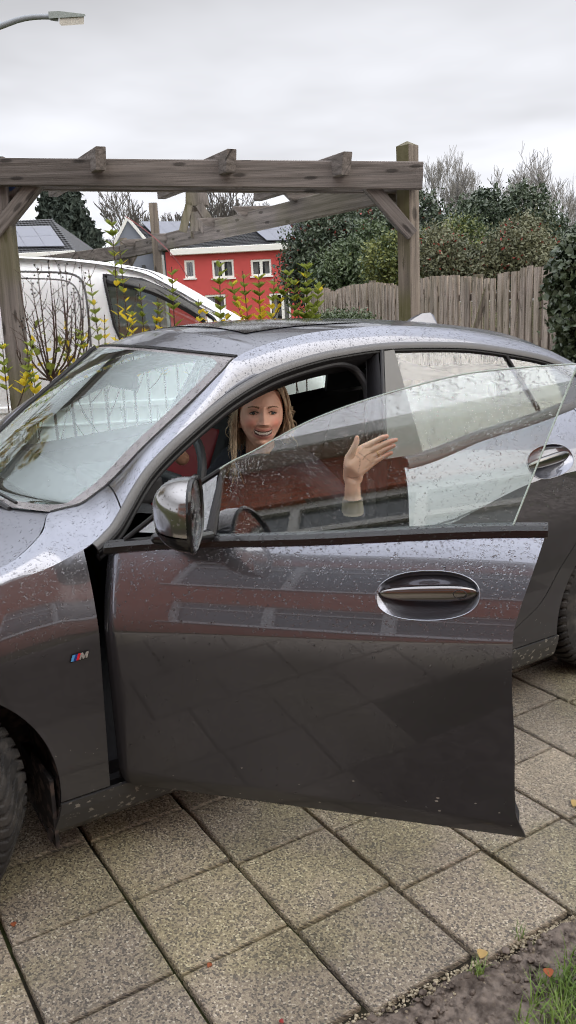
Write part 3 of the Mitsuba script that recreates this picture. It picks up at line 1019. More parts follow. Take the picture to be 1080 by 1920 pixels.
# lower lip tucks under, front edge rolls inward
v[:, 1] += .016 * np.clip((.288 - v[:, 2]) / .05, 0, 1) ** 1.5
v[:, 1] += .03 * np.clip((.560 - v[:, 0]) / .048, 0, 1) ** 2.2
ds = trim(ds, DOOR_REAR(v[:, 2]) - v[:, 0])
HF = (1.332, .8265)
ds_cut = trim(ds, oval(ds[0], HF, .117, .053, .07) - 1)
dr_ = part('front_door', shell(ds_cut, .006), 'm_paint', frame=door, smooth=9, label='open dark grey front door mirroring the paving and a brick house')


def dside(x, z):
    return side(x, z)


handle(HF, dr_, door, dside, .07)
# inner shell and dark front end of the door
di = flank(.53, 1.60, lambda x: .25, lambda x: ZB(x) - .01, 60, 20)
di = trim(di, DOOR_REAR(di[0][:, 2]) - .012 - di[0][:, 0])
part('door_lining', shell(offset(di, .05), .05), 'm_cabin', frame=door, parent=dr_)
part('door_end', grid(np.array([[(.516 + .01 * k, float(side(.53, z)) + .024 + .03 * k, z) for k in range(4)] for z in np.linspace(.245, .875, 20)])), 'm_rubber', frame=door, parent=dr_)
# belt trim with wet lip
bx = np.concatenate([[.515], np.linspace(.53, 1.589, 60)])
bz = ZB(bx) + .002
bl = np.stack([bx, yb(bx), bz], 1)
P = np.stack([bl + [0, -.007, -.021], bl + [0, -.015, -.016], bl + [0, -.014, -.002], bl + [0, -.006, .008], bl + [0, .012, .011], bl + [0, .02, .0]], 1)
P_belt = P
part('belt_trim', shell(grid(P), .003), 'm_gloss_black', frame=door, parent=dr_, smooth=30, label='shiny wet black trim strip at the top of the door panel')
# frameless glass
P = np.zeros((110, 50, 3))
gx = np.linspace(.80, 1.66, 110)
pane_y = lambda z: .119 + .45 * (z - .95)
gt = pch([.78, .792, .884, 1.039, 1.233, 1.422, 1.64, 1.70], [1.056, 1.073, 1.124, 1.204, 1.268, 1.310, 1.3265, 1.3285])
for i, x in enumerate(gx):
    z = np.linspace(float(ZB(min(x, 1.6))) - .02, float(gt(x)), 50)
    P[i] = np.stack([np.full(50, x), pane_y(z), z], 1)
dg = grid(P)
GREAR = lambda z: 1.511 + (z - .972) * .368
dg = trim(dg, GREAR(dg[0][:, 2]) - dg[0][:, 0])
pane = part('window_pane', dg, 'm_glass', frame=door, smooth=True, parent=dr_, label='greenish frameless window pane covered in raindrops')
mat('m_glass_edge', (0.42, 0.50, 0.45), 0.2, spec=0.7)
ge = np.array([(x, pane_y(float(gt(x))), float(gt(x))) for x in np.linspace(.80, float(GREAR(1.327)), 70)])
gr = np.array([(float(GREAR(z)), pane_y(z), z) for z in np.linspace(1.327, .975, 30)])
part('pane_edge', tube(np.vstack([ge, gr[1:]]), .0021, 6), 'm_glass_edge', frame=door, parent=dr_)
# triangular mirror base: outlined corner with a small fixed pane
tri = [(.560, .905), (.800, 1.085), (.815, 1.075), (.800, .93)]
q = lambda x, z, o=0.0: (x, glass_y(z) + o, z)
part('corner_post', tube([q(.795, .93, -.004), q(.800, 1.00, -.004), q(.806, 1.078, -.004)], [.014, .012, .007], 8), 'm_plastic', frame=door, parent=dr_)
part('corner_frame', tube([q(.565, .907), q(.68, 1.000), q(.806, 1.082)], .006, 7), 'm_rubber', frame=door, parent=dr_)
P = np.array([[q(x, (.905 + .02) * (1 - w) + (.907 + (x - .565) * .725) * w, .003) for w in np.linspace(0, 1, 6)] for x in np.linspace(.59, .79, 12)])
part('corner_pane', grid(P), 'm_dark_glass', frame=door, parent=dr_)

# mirror
mc = np.array([.786, -.080, 1.030])
a = np.linspace(0, 2 * np.pi, 48, endpoint=False)
sg = lambda w, e: np.sign(w) * np.abs(w) ** e


def mring(s, k):
    """outline of the housing, a rounded wedge that is taller at the outside; s along x"""
    hy, hz = .104 * k, .070 * k
    y = hy * sg(np.cos(a), .62)
    z = hz * sg(np.sin(a), .68)
    z = z * (1.0 + .10 * (-y / .104)) + .012 * (z > 0) * (1 - (y / .104) ** 2)
    return np.stack([np.full(48, s), y - .02 * (s / .06), z], 1)


ss = np.linspace(-1, 1, 26)
P = np.array([mring(-.052 + .096 * (s + 1) / 2, max(.02, (1 - (1 - (s + 1) / 2) ** 2.6)) ** .52) for s in ss])
R1 = trimesh.transformations.rotation_matrix(math.radians(14), [0, 0, 1])[:3, :3]
mf = lambda v: door(np.asarray(v) @ R1.T + mc)
mh = grid(P, wrap=True)
upper = trim(mh, mh[0][:, 2] + .028)
lower = trim(mh, -.030 - mh[0][:, 2])
mir = part('wing_mirror', upper, 'm_mirror_shell', frame=mf, smooth=50, label='wing mirror in a glossy housing reflecting the street')
part('underside', offset(lower, .003), 'm_gloss_black', parent=mir, smooth=50, frame=mf, label='black underside of the wing mirror')
low2 = trim(mh, -.0285 - mh[0][:, 2])
part('indicator', offset(trim(low2, low2[0][:, 2] + .040), -.0015), 'm_handle', parent=mir, smooth=50, frame=mf)
rim_ = P[-1]
part('rim', tube(rim_ + [.002, 0, 0], .0065, 7, closed=True), 'm_gloss_black', parent=mir, smooth=50, frame=mf)
G = np.array([rim_ * [1, k, k] + [.004 - .004 * k, 0, 0] for k in np.linspace(.02, .93, 6)])
part('mirror_glass', grid(G, wrap=True), 'm_mirror', parent=mir, smooth=True, frame=mf, label='mirror glass flecked with rain')
part('arm', m3.Manifold.hull_points((np.array([(.70, .06, .93), (.80, .075, .935), (.71, -.02, .95), (.78, -.02, .95)])[:, None] + trimesh.creation.icosphere(1, radius=.016).vertices).reshape(-1, 3).astype(np.float32)), 'm_gloss_black', parent=mir, smooth=40, frame=door)

# ---- badge on the fender: slanted stripes and a letter
bo = np.array([.4145, 0, .6215])


def bf(v):
    v = np.asarray(v, float)
    x = bo[0] + v[..., 0] * .78
    z = bo[2] + v[..., 1] + .03 * v[..., 0]
    return car(np.stack([x, side(x, z) - .0025 - v[..., 2], z], -1))


bad = part('badge', trimesh.creation.extrude_polygon(shapely.Polygon([(-.0005, -.001), (.058, -.001), (.066, .0195), (.0095, .0195)]), .001, engine='earcut'), 'm_gloss_black', frame=bf, parent=fender, smooth=False, label='small slanted badge with three coloured stripes and a silver letter')
mat('m_badge_light', (0.10, 0.38, 0.75), 0.25)
mat('m_badge_dark', (0.02, 0.05, 0.26), 0.25)
mat('m_badge_red', (0.75, 0.02, 0.04), 0.25)
mat('m_silver', (0.80, 0.80, 0.78), 0.2, metallic=0.8)
for k, m_ in enumerate(('m_badge_light', 'm_badge_dark', 'm_badge_red')):
    x0 = .003 + .0088 * k
    part('stripe', trimesh.creation.extrude_polygon(shapely.Polygon([(x0, .001), (x0 + .0092, .001), (x0 + .0165, .0175), (x0 + .0073, .0175)]), .002, engine='earcut'), m_, frame=bf, parent=fender, smooth=False)
M = [(.0305, .001), (.0360, .001), (.0395, .0105), (.0425, .001), (.0470, .001), (.0530, .0105), (.0520, .001), (.0575, .001), (.0640, .0175), (.0565, .0175), (.0475, .0080), (.0450, .0175), (.0375, .0175)]
part('letter', trimesh.creation.extrude_polygon(shapely.Polygon(M), .0026, engine='earcut'), 'm_silver', frame=bf, parent=fender, smooth=False)
# ---------------------------------------------------------------- the woman at the wheel
person = thing('person', 'smiling woman with blond hair and dark jacket at the wheel, waving an open hand', 'person')
scene['m_skin'] = two({'type': 'principled', 'base_color': {'type': 'mesh_attribute', 'name': 'vertex_color'}, 'roughness': 0.42, 'specular': 0.45, 'flatness': 0.0})
flat('m_skin_plain', (0.62, 0.36, 0.25))
mat('m_jacket', (0.012, 0.013, 0.022), 0.8)
mat('m_cream', (0.30, 0.25, 0.19), 0.85)
mat('m_teeth', (0.60, 0.55, 0.48), 0.3)
mat('m_eye_white', (0.72, 0.70, 0.68), 0.15)
mat('m_iris', (0.06, 0.08, 0.10), 0.1)
mat('m_lash', (0.035, 0.022, 0.018), 0.6)
mat('m_brow', (0.26, 0.14, 0.085), 0.8)
mat('m_gold', (0.75, 0.55, 0.25), 0.2, metallic=1.0)


def hair_tone(p, n, uv):
    k = noise(p.x * 260, p.y * 260, p.z * 22)
    return mix((0.26, 0.18, 0.11), (0.80, 0.64, 0.45), k)


mat('m_hair', proc(hair_tone), 0.42, spec=0.5)
mat('m_hair_dark', (0.10, 0.065, 0.04), 0.6)

HC = atw(488, 774, 2.80)
view = O - HC
view /= np.linalg.norm(view)
hyaw = math.radians(7)
hf = np.array([view[0] + math.sin(hyaw), view[1], view[2] * .8])
hf /= np.linalg.norm(hf)
hr = np.cross(hf, [0, 0, 1.0])
hr = -hr / np.linalg.norm(hr)
hr = hr if hr[0] > 0 else -hr
hu = np.cross(hf, hr)
hu = hu if hu[2] > 0 else -hu
tl = math.radians(-2.0)
hr, hu = hr * math.cos(tl) + hu * math.sin(tl), hu * math.cos(tl) - hr * math.sin(tl)
HS = 1.0


def head(v):
    v = np.asarray(v, float) * HS
    return HC + v[..., :1] * hr + v[..., 1:2] * hu + v[..., 2:3] * hf


def head_shape(d):
    """unit directions to head surface: x to the picture's right, y up, z to the viewer"""
    x, y, z = d[:, 0], d[:, 1], d[:, 2]
    rx = np.where(y > 0, .0775, .0775 - .016 * np.clip(-y, 0, 1) ** 1.5)
    P = np.stack([x * rx, np.where(y > 0, y * .116, y * .122), z * np.where(z > 0, .092, .105)], 1)
    # jaw: narrow towards the chin, bring it forward
    k = np.clip((-P[:, 1] - .03) / .09, 0, 1)
    P[:, 0] *= 1 - .20 * k
    P[:, 2] += .022 * k * (z > -.2) * np.clip(z + .3, 0, 1)
    back = np.clip(-z, 0, 1) * np.clip(-P[:, 1] / .08, 0, 1)
    P[:, 2] += .04 * back
    X, Y = P[:, 0], P[:, 1]
    fr = np.clip(z * 2.2, 0, 1)
    g = lambda cx, cy, sx, sy: np.exp(-((X - cx) / sx) ** 2 - ((Y - cy) / sy) ** 2) * fr
    t = np.clip((.012 - Y) / .050, 0, 1)
    nose = np.where((Y < .022) & (Y > -.046), (.004 + .021 * t ** 1.3) * np.exp(-(X / (.0075 + .0055 * t)) ** 2), 0) * np.clip((Y + .046) / .008, 0, 1) * fr
    D = nose + .007 * (g(-.0135, -.036, .006, .006) + g(.0135, -.036, .006, .006))
    for s in (-1, 1):
        D += -.011 * g(s * .032, -.001, .019, .011) + .0045 * g(s * .032, .019, .022, .007) + .008 * g(s * .043, -.034, .018, .014) - .0035 * g(s * .033, -.060, .008, .016)
    D += .010 * g(0, -.107, .020, .013) - .004 * g(0, -.088, .024, .006)
    D += .004 * g(0, -.0705, .030, .010) - .009 * g(0, -.066 + 9 * 0, .022, .0058)
    P[:, 2] += D
    return P


ico = trimesh.creation.icosphere(6)
hv = head_shape(np.array(ico.vertices))
X, Y, Z = hv.T
fr = np.clip(np.array(ico.vertices)[:, 2] * 3, 0, 1)
g = lambda cx, cy, sx, sy: (np.exp(-((X - cx) / sx) ** 2 - ((Y - cy) / sy) ** 2) * fr)[:, None]
col = np.tile([0.92, 0.55, 0.41], (len(hv), 1))
col += (meshkit.fbm(hv * 90, 3, 2)[:, None] - .5) * [.10, .07, .05]
for s in (-1, 1):
    col = col + g(s * .043, -.032, .018, .018) * ([0.90, 0.30, 0.22] - col) * .75     # rosy cheeks
    col = col + g(s * .032, .002, .019, .009) * ([0.60, 0.33, 0.25] - col) * .5      # skin of the eyelids
col = col + g(0, -.034, .012, .012) * ([0.84, 0.38, 0.29] - col) * .5
arc = lambda c, w: np.exp(-((Y - (c + 11.0 * X ** 2)) / w) ** 2)[:, None] * (np.clip((.034 - np.abs(X)) / .005, 0, 1) * fr)[:, None]
col = col + arc(-.0560, .0034) * ([0.66, 0.24, 0.21] - col) * .9                      # upper lip
col = col + arc(-.0815, .0042) * ([0.70, 0.27, 0.24] - col) * .9                     # lower lip
for s in (-1, 1):   # smile lines
    xx = s * (.0165 + .019 * np.clip((-.034 - Y) / .030, 0, 1) ** .8)
    col += (np.exp(-((X - xx) / .0022) ** 2) * np.clip((-.034 - Y) / .006, 0, 1) * np.clip((Y + .070) / .008, 0, 1) * fr)[:, None] * ([0.50, 0.22, 0.16] - col) * .6
mouth = (np.clip(1 - np.abs(Y - (-.0685 + 11.0 * X ** 2)) / .0105, 0, 1) * np.clip((.0305 - np.abs(X)) / .004, 0, 1) * fr)[:, None]
col = col + np.minimum(mouth * 2.5, 1) * ([0.10, 0.03, 0.03] - col)
scene[person + '__head'] = mikit.ply((head(hv), np.array(ico.faces)), 'm_skin', True, color=np.clip(col, 0, 1))


def on_face(x, y):
    """front of the face at x, y"""
    sel = np.argsort((hv[:, 0] - x) ** 2 + (hv[:, 1] - y) ** 2 + 10 * (Z < 0.02))[:4]
    return hv[sel, 2].mean()


# teeth: an upper row, each tooth bulging a little
tx = np.linspace(-.0285, .0285, 71)
ty = lambda x: -.0635 + 9.5 * x ** 2
zt = np.array([on_face(x, float(ty(x)) - .004) for x in tx])
zt = np.convolve(np.pad(zt, 4, mode='edge'), np.ones(9) / 9, 'valid')
Tm = np.stack([np.stack([tx, ty(tx) - h * (1 - .5 * (tx / .0275) ** 2) * 1.12 - .0004 * np.abs(np.sin(tx / .0058 * np.pi / 1.3)) * (h > .005), zt + .0016 + .0008 * np.abs(np.cos(tx / .0058 * np.pi / 1.3))], 1) for h in np.linspace(.0, .0078, 6)])
obj('teeth', grid(Tm), 'm_teeth', person, True, head, label='white teeth in a broad smile')
for s in (-1, 1):
    ez = on_face(s * .032, .000)
    ball = trimesh.creation.icosphere(4, radius=.0118)
    ec = np.array([s * .0315, .0005, ez - .0086])
    e = obj('eye', (ball.vertices * [1.12, .44, 1] + ec, ball.faces), 'm_eye_white', person, True, head)
    ir = trimesh.creation.icosphere(3, radius=.0064)
    obj('iris', (ir.vertices * [1, .95, .5] + ec + [.0003, -.0004, .0096], ir.faces), 'm_iris', e, True, head)
    w = np.linspace(-1, 1, 17)
    lid = np.stack([ec[0] + w * .0150, ec[1] + .0046 * (1 - w ** 2) - .0014 * w * s, np.array([max(on_face(ec[0] + q * .015, .003), ez - .001) for q in w]) + .0032], 1)
    obj('eyelashes', tube(lid, [.0004] + [.0017] * 15 + [.0004], 5), 'm_lash', e, True, head)
    low_ = lid * [1, 0, 1] + np.stack([0 * w, ec[1] - .0044 * (1 - w ** 2), 0 * w], 1)
    obj('eyelid', tube(low_, [.0003] + [.0008] * 15 + [.0003], 5), 'm_brow', e, True, head)
    bw = np.linspace(0, 1, 15)
    bp_ = np.stack([s * (.0145 + .036 * bw), .0180 + .0050 * np.sin(bw * 2.5) - .002 * bw, 0 * bw], 1)
    bp_[:, 2] = [on_face(a, b) + .001 for a, b in bp_[:, :2]]
    obj('eyebrow', tube(bp_, .0026 * (1 - .75 * bw) + .0006, 6), 'm_brow', person, True, head)
# ear on the side turned to us
er = trimesh.creation.icosphere(3)
ev = er.vertices * [.010, .030, .017]
ev[:, 0] += .006 * np.hypot(er.vertices[:, 1], er.vertices[:, 2])
obj('ear', (ev + [-.0755, -.020, .004], er.faces), 'm_skin_plain', person, True, head)
# neck, body in a dark jacket
neckc = [head(np.array([.0, -.085, -.03])), head(np.array([.012, -.19, -.055]))]
obj('neck', capsules({'a': (neckc[0], .048), 'b': (neckc[1], .056)}, [('a', 'b')], .012, 4), 'm_skin_plain', person, True)
C_ = lambda x, y, z: car(np.array([x, y, z]))
J = {'pelvis': (C_(1.42, .58, .60), .15), 'waist': (C_(1.40, .57, .74), .13), 'chest': (C_(1.36, .56, .88), .14), 'sl': (C_(1.38, .40, .93), .065), 'sr': (C_(1.30, .73, .92), .065), 'nb': (neckc[1] + [0, .02, -.02], .062),
     'el': (C_(1.46, .24, .80), .05), 'wl': (atw(660, 962, 2.45), .035), 'er': (C_(1.12, .80, .72), .05), 'wr': (C_(.98, .68, .86), .036), 'hl': (C_(1.02, .46, .58), .085), 'hr': (C_(1.02, .68, .58), .085), 'kl': (C_(.86, .46, .62), .07), 'kr': (C_(.86, .68, .62), .07)}
obj('jacket', capsules(J, [('pelvis', 'waist'), ('waist', 'chest'), ('chest', 'sl', 'sr'), ('chest', 'nb'), ('nb', 'sl'), ('nb', 'sr'), ('sl', 'el'), ('el', 'wl'), ('sr', 'er'), ('er', 'wr'), ('pelvis', 'hl'), ('pelvis', 'hr'), ('hl', 'kl'), ('hr', 'kr')], .03, 8), 'm_jacket', person, True, label='dark navy jacket')
ca = np.arange(40) * 2 * np.pi / 40
colr = [neckc[1] + [0, 0, .0] + (np.cos(ca)[:, None] * hr * (.068 + k * .2) + np.sin(ca)[:, None] * hf * (.062 + k * .15)) + np.array([0, 0, h + .018]) * 1.0 for k, h in ((.12, -.03), (.03, .0), (.0, .03), (.01, .035))]
obj('collar', grid(np.array(colr), wrap=True), 'm_jacket', person, True, label='high dark collar')
cuff = [atw(661, 962, 2.445), atw(661, 934, 2.44)]
obj('cuff', tube(curve([cuff[0], (cuff[0] + cuff[1]) / 2, cuff[1]], 6), [.034, .034, .033, .032, .031, .030], 20), 'm_cream', person, True, label='cream cuff at the raised wrist')
# the other hand on the wheel
fw = car(wc + .178 * (math.cos(.6) * wu + math.sin(.6) * wv))


def hand_mesh(K, length=.0035):
    s = trimesh.creation.icosphere(2).vertices
    parts = []
    for b in K['bones']:
        parts.append(m3.Manifold.hull_points(np.vstack([np.array(K[k][0]) + s * K[k][1] for k in b]).astype(np.float32)))
    u = m3.Manifold.batch_boolean(parts, m3.OpType.Add).refine_to_length(length)
    q = u.to_mesh()
    t = trimesh.Trimesh(q.vert_properties[:, :3], q.tri_verts, process=True)
    return soften(t, 8, .005)


h = lambda px, py, d=0.0: atw(px, py, 2.42 + d)
K = {'arm': (h(661, 945, .02), .0265), 'wr': (h(661, 905, .008), .0225), 'wl_': (h(653, 893, .006), .016), 'wr_': (h(670, 897, .006), .016),
     'heel': (h(671, 884, -.004), .0185), 'then': (h(656, 872, -.008), .0195), 'pl': (h(655, 858, .0), .014),
     'ik': (h(682, 840, .004), .0125), 'mk': (h(693, 846, .002), .0125), 'rk': (h(699, 855, .002), .012), 'pk': (h(699, 866, .003), .0115),
     'i1': (h(703, 827.5, -.002), 0.0083), 'i2': (h(716, 820.5, -.005), 0.0076), 'i3': (h(725, 818, -.006), 0.0061),
     'm1': (h(716, 834, -.004), 0.0085), 'm2': (h(732, 828, -.008), 0.0077), 'm3': (h(742, 824.8, -.010), 0.0061),
     'r1': (h(718, 844.5, -.004), 0.0081), 'r2': (h(731, 838.5, -.008), 0.0073), 'r3': (h(738.5, 835.5, -.010), 0.0059),
     'p1': (h(715, 858, -.002), 0.0074), 'p2': (h(727, 852, -.005), 0.0066), 'p3': (h(733.5, 849, -.006), 0.0054),
     't0': (h(655, 861, -.006), .0155), 't1': (h(662, 844, -.014), 0.0106), 't2': (h(668, 830, -.018), 0.0088), 't3': (h(669.5, 820.5, -.018), 0.0065),
     'bones': [('arm', 'wr'), ('wr', 'wl_', 'wr_'), ('wl_', 'wr_', 'heel', 'then'), ('heel', 'then', 'pl', 'mk', 'rk'), ('pl', 'ik', 'mk'), ('heel', 'rk', 'pk'), ('then', 'ik', 'mk'),
               ('ik', 'i1'), ('i1', 'i2'), ('i2', 'i3'), ('mk', 'm1'), ('m1', 'm2'), ('m2', 'm3'), ('rk', 'r1'), ('r1', 'r2'), ('r2', 'r3'), ('pk', 'p1'), ('p1', 'p2'), ('p2', 'p3'), ('then', 't0'), ('t0', 't1'), ('t1', 't2'), ('t2', 't3')]}
hm = hand_mesh(K)
pv = np.array(hm.vertices)
hc = np.tile([0.86, 0.55, 0.42], (len(pv), 1)) + (meshkit.fbm(pv * 70, 3, 4)[:, None] - .5) * [.16, .14, .11]
for nm in ('i3', 'm3', 'r3', 'p3', 't3'):
    hc += np.exp(-(np.linalg.norm(pv - K[nm][0], axis=1) / .016) ** 2)[:, None] * ([0.74, 0.30, 0.22] - hc) * .7
# creases of the palm
for a_, b_, c_ in (((664, 853), (675, 861), (672, 884)), ((672, 848), (685, 858), (697, 868)), ((680, 862), (688, 853), (700, 848)), ((652, 893), (660, 896), (672, 894))):
    cc = curve([h(*a_), h(*b_), h(*c_)], 30)
    # distance across the view only
    w = pv - O
    w = w / w[:, 1:2]
    cw = (cc - O) / (cc - O)[:, 1:2]
    dd = np.min(np.linalg.norm(w[:, None] - cw[None], axis=2), axis=1) * 2.42
    hc += np.exp(-(dd / .0013) ** 2)[:, None] * ([0.34, 0.15, 0.10] - hc) * .75
scene[person + '__hand'] = mikit.ply((pv, np.array(hm.faces)), 'm_skin', True, color=np.clip(hc, 0, 1))
tag(person + '__hand', 'open hand raised in a wave')
rp_ = (np.array(K['rk'][0]) * .45 + np.array(K['r1'][0]) * .55)
rd_ = np.array(K['r1'][0]) - np.array(K['rk'][0])
_, ra, rb = frame_of(rd_)
obj('ring', tube(rp_ + .0108 * (np.cos(ca)[:, None] * ra + np.sin(ca)[:, None] * rb), .0013, 6, closed=True), 'm_gold', person, True, label='gold ring')
# second hand curled round the steering wheel
u_ = fw
wd = np.array([0, 0, 1.0])
K2 = {'w': (u_ + [.06, .03, -.03], .025), 'k': (u_ + [.03, .0, .01], .02), 'k2': (u_ + [.03, .05, .0], .02)}
b2 = [('w', 'k', 'k2')]
for i in range(4):
    p0 = u_ + np.array([.025, .015 * i, .012])
    for j, o_ in enumerate(((0, 0, 0), (-.02, -.008, .012), (-.035, -.005, -.004), (-.03, 0, -.022))):
        K2[f'f{i}{j}'] = (p0 + np.array(o_), .009 - .0006 * j)
        if j:
            b2.append((f'f{i}{j - 1}', f'f{i}{j}'))
    b2.append(('k', f'f{i}0'))
K2['bones'] = b2 + [('w', 'k')]
hm2 = hand_mesh(K2, .006)
scene[person + '__hand_001'] = mikit.ply((np.array(hm2.vertices), np.array(hm2.faces)), 'm_skin_plain', True)

# hair: a cap and many strands
hrng = np.random.default_rng(4)
cap_d = np.array(ico.vertices)
cs = np.minimum(cap_d[:, 1] * 1.3 - cap_d[:, 2] * .9 + .10, 1)
cap = trim((head_shape(cap_d) * [1.06, 1.05, 1.05], np.array(ico.faces)), np.where(cap_d[:, 2] > 0, np.maximum(cap_d[:, 1] - .80 + .30 * np.abs(cap_d[:, 0]), np.abs(cap_d[:, 0]) - .93), .5 + cap_d[:, 1]))
obj('hair_base', cap, 'm_hair_dark', person, True, head)


def strand(az, start, end_y, out, wave, ph):
    """from the parting over the head and down: az 0 = front, 90 = picture right"""
    pts = []
    a1 = math.radians(az)
    for t in np.linspace(0, 1, 9):
        el = math.radians(86 - 78 * t)
        a = a1
        d = np.array([[math.cos(el) * math.sin(a), math.sin(el), math.cos(el) * math.cos(a)]])
        p = np.array([d[0, 0] * .079, d[0, 1] * .119, d[0, 2] * (.092 if d[0, 2] > 0 else .108)]) * (1.075 + out * (.3 + .7 * t))
        p[0] += start * (1 - t)
        pts.append(p)
    last = pts[-1]
    n = 9
    for k in range(1, n + 1):
        t = k / n
        y = last[1] + (end_y - last[1]) * t
        w = wave * math.sin(ph + 5.5 * t) * t
        tuck = -.16 * t * abs(last[0])
        pts.append(np.array([last[0] * (1 + .05 * t) + w, y, last[2] - .02 * t + .6 * w]))
    return curve(pts, 34)


st = []
for i in range(760):
    az = hrng.uniform(66, 284)
    # hair stands fuller on the picture's right, hangs longer on the left
    if az <= 180:
        end = hrng.normal(-.055, .03) if az < 100 else hrng.normal(-.11, .03)
        out = hrng.uniform(.0, .26) if az < 120 else hrng.uniform(.0, .2)
        start = .004
    else:
        end = hrng.normal(-.075, .03) if az > 250 else hrng.normal(-.11, .025)
        out = hrng.uniform(.0, .08)
        start = -.004
    st.append(tube(head(strand(az, start, end, out, hrng.normal(0, .014), hrng.uniform(0, 6.3))), np.r_[np.full(30, hrng.uniform(.0011, .0021)), .001, .0008, .0006, .0004], 4, caps=False))
# fringe swept across the top of the forehead to both sides
for i in range(170):
    s = 1 if i % 5 < 3 else -1
    x0 = hrng.uniform(-.012, .008)
    y1 = hrng.uniform(.070, .094)
    e = hrng.uniform(.0, 1)
    pts = [(x0, .117 + hrng.uniform(0, .008), .030 + .02 * hrng.random()), (x0 + s * .020, .108 + .006 * hrng.random(), .062), (s * .052, y1 + .008, .060 + .006 * hrng.random()), (s * .077, y1 - .04, .040 + .01 * hrng.random()), (s * (.082 + .012 * e * (s > 0)), -.01 - .03 * e, .02), (s * (.080 + .014 * e * (s > 0)), -.055 - .03 * e, .0)]
    st.append(tube(head(curve(pts, 26)), np.r_[np.full(22, .0015), .0012, .001, .0007, .0004], 4, caps=False))
for i in range(16):   # loose long strands on the left
    x = -.082 - .02 * hrng.random()
    pts = [(-.074, .03, .02), (x, -.05, .02), (x - .006 * hrng.random(), -.12, .03), (x + hrng.normal(0, .012), -.19 - .05 * hrng.random(), .035)]
    st.append(tube(head(curve(pts, 24)), np.linspace(.0014, .0006, 24), 4, caps=False))
k_ = obj('hair', join(*st), 'm_hair', person, True)
tag(k_, 'wavy blond hair, longer on one side', kind='stuff')
# ---------------------------------------------------------------- ground, driveway of pavers, soil edge
R = 1500.0
obj('ground', (np.array([(-R, -R, -.06), (R, -R, -.06), (R, R, -.06), (-R, R, -.06)]), np.array([(0, 1, 2), (0, 2, 3)])), 'm_land', smooth=False, kind='structure', label='grass and soil beyond the driveway')
dv = obj('driveway', (car(np.array([(-2.8, -2.75, -.019), (5.2, -2.75, -.019), (5.2, 3.4, -.019), (-2.8, 3.4, -.019)])), np.array([(0, 1, 2), (0, 2, 3)])), 'm_joint', smooth=False, kind='structure', label='driveway of square exposed-aggregate pavers with mossy joints')
S = .298
X0 = .765
# where the rows of joints fall in each column (read along the car); columns are staggered
ROW = {-2: -.100, -1: -.108, 0: -.128, 1: -.155, 2: -.190, 3: -.218, 4: -.235, 5: -.01, 6: -.05}
gap = .011
prng = np.random.default_rng(3)
EDGE = {-1: -.98, 0: -.73, 1: -.755, 2: -.79, 3: -.815, 4: -.84}


def paver_mesh(w, h, t=.045, c=.006):
    x, y = w / 2, h / 2
    # slightly worn outline
    def ring(k, z, j):
        pts = []
        for (ax, ay), (bx_, by_) in (((-x, -y), (x, -y)), ((x, -y), (x, y)), ((x, y), (-x, y)), ((-x, y), (-x, -y))):
            for s in np.linspace(0, 1, 5)[:-1]:
                pts.append((ax + (bx_ - ax) * s, ay + (by_ - ay) * s))
        p = np.array(pts) * [(x - k) / x, (y - k) / y] + j
        return np.column_stack([p, np.full(len(p), z)])
    j = prng.normal(0, .0009, (16, 2))
    P = np.array([ring(0, -t, j), ring(0, -c, j), ring(c * .35, -c * .3, j), ring(c * 1.1, 0, j)])
    v, f = grid(P, wrap=True)
    n = len(v)
    v = np.vstack([v, [[0, 0, 0]]])
    k = np.arange(16) + 48
    f = np.vstack([f, np.stack([k, np.roll(k, -1), k * 0 + n], 1)])
    return v, f


variants = [mikit.ply(paver_mesh(S - gap, S - gap), f'm_paver_{i % 3}', 25) for i in range(9)]
for k in range(-8, 12):
    xc = X0 + S * (k + .5) - S
    off = ROW.get(k, -.12 + .15 * (k % 2))
    for r in range(-11, 12):
        y0 = off + .296 * r
        yc = y0 + .148
        if not (-2.75 < yc < 2.9) or not (-2.4 < xc < 4.4):
            continue
        lim = EDGE.get(k, -.86 - .02 * (k - 4) if k > 4 else -2.72)
        if y0 < lim - .02:
            continue
        key = numbered(dv + '__paver')
        c = car(np.array([xc, yc, 0.0]))
        tilt = prng.normal(0, .25, 2)
        scene[key] = {**variants[int(prng.integers(9))], 'to_world': T().translate([c[0], c[1], float(prng.normal(0, .0012))]).rotate([0, 0, 1], math.degrees(YAW) + 90 * int(prng.integers(4)) + float(prng.normal(0, .25))).rotate([1, 0, 0], float(tilt[0])).rotate([0, 1, 0], float(tilt[1]))}
# soil strip beside the driveway
n = 150
gx, gy = np.meshgrid(np.r_[np.linspace(.4, 1.6, 320), np.linspace(1.61, 5.0, 120)], np.r_[np.linspace(-2.72, -1.21, 60), np.linspace(-1.2, -.70, 170)], indexing='ij')
edge_y = -.722 - .10 * (gx - .6) + .008 * np.sin(gx * 21)
q = np.stack([gx, gy, 0 * gx], -1)
z = -.030 + .035 * meshkit.fbm(np.stack([gx * 9, gy * 9, 0 * gx], -1), 4, 5) + .012 * meshkit.fbm(np.stack([gx * 34, gy * 34, 0 * gx], -1), 3, 6) + .009 * meshkit.fbm(np.stack([gx * 95, gy * 95, 0 * gx], -1), 3, 9) ** 2 - .016
dist = (edge_y - gy)
z = z + .022 + .018 * np.clip(dist / .5, 0, 1) - .024 * np.clip(1 - (dist) / .03, 0, 1.5)
z = np.where(gx < .475, -.045, z)
q[..., 2] = z
obj('soil', grid(q), 'm_soil', frame=car, smooth=True, kind='structure', label='dark bare soil beside the driveway')


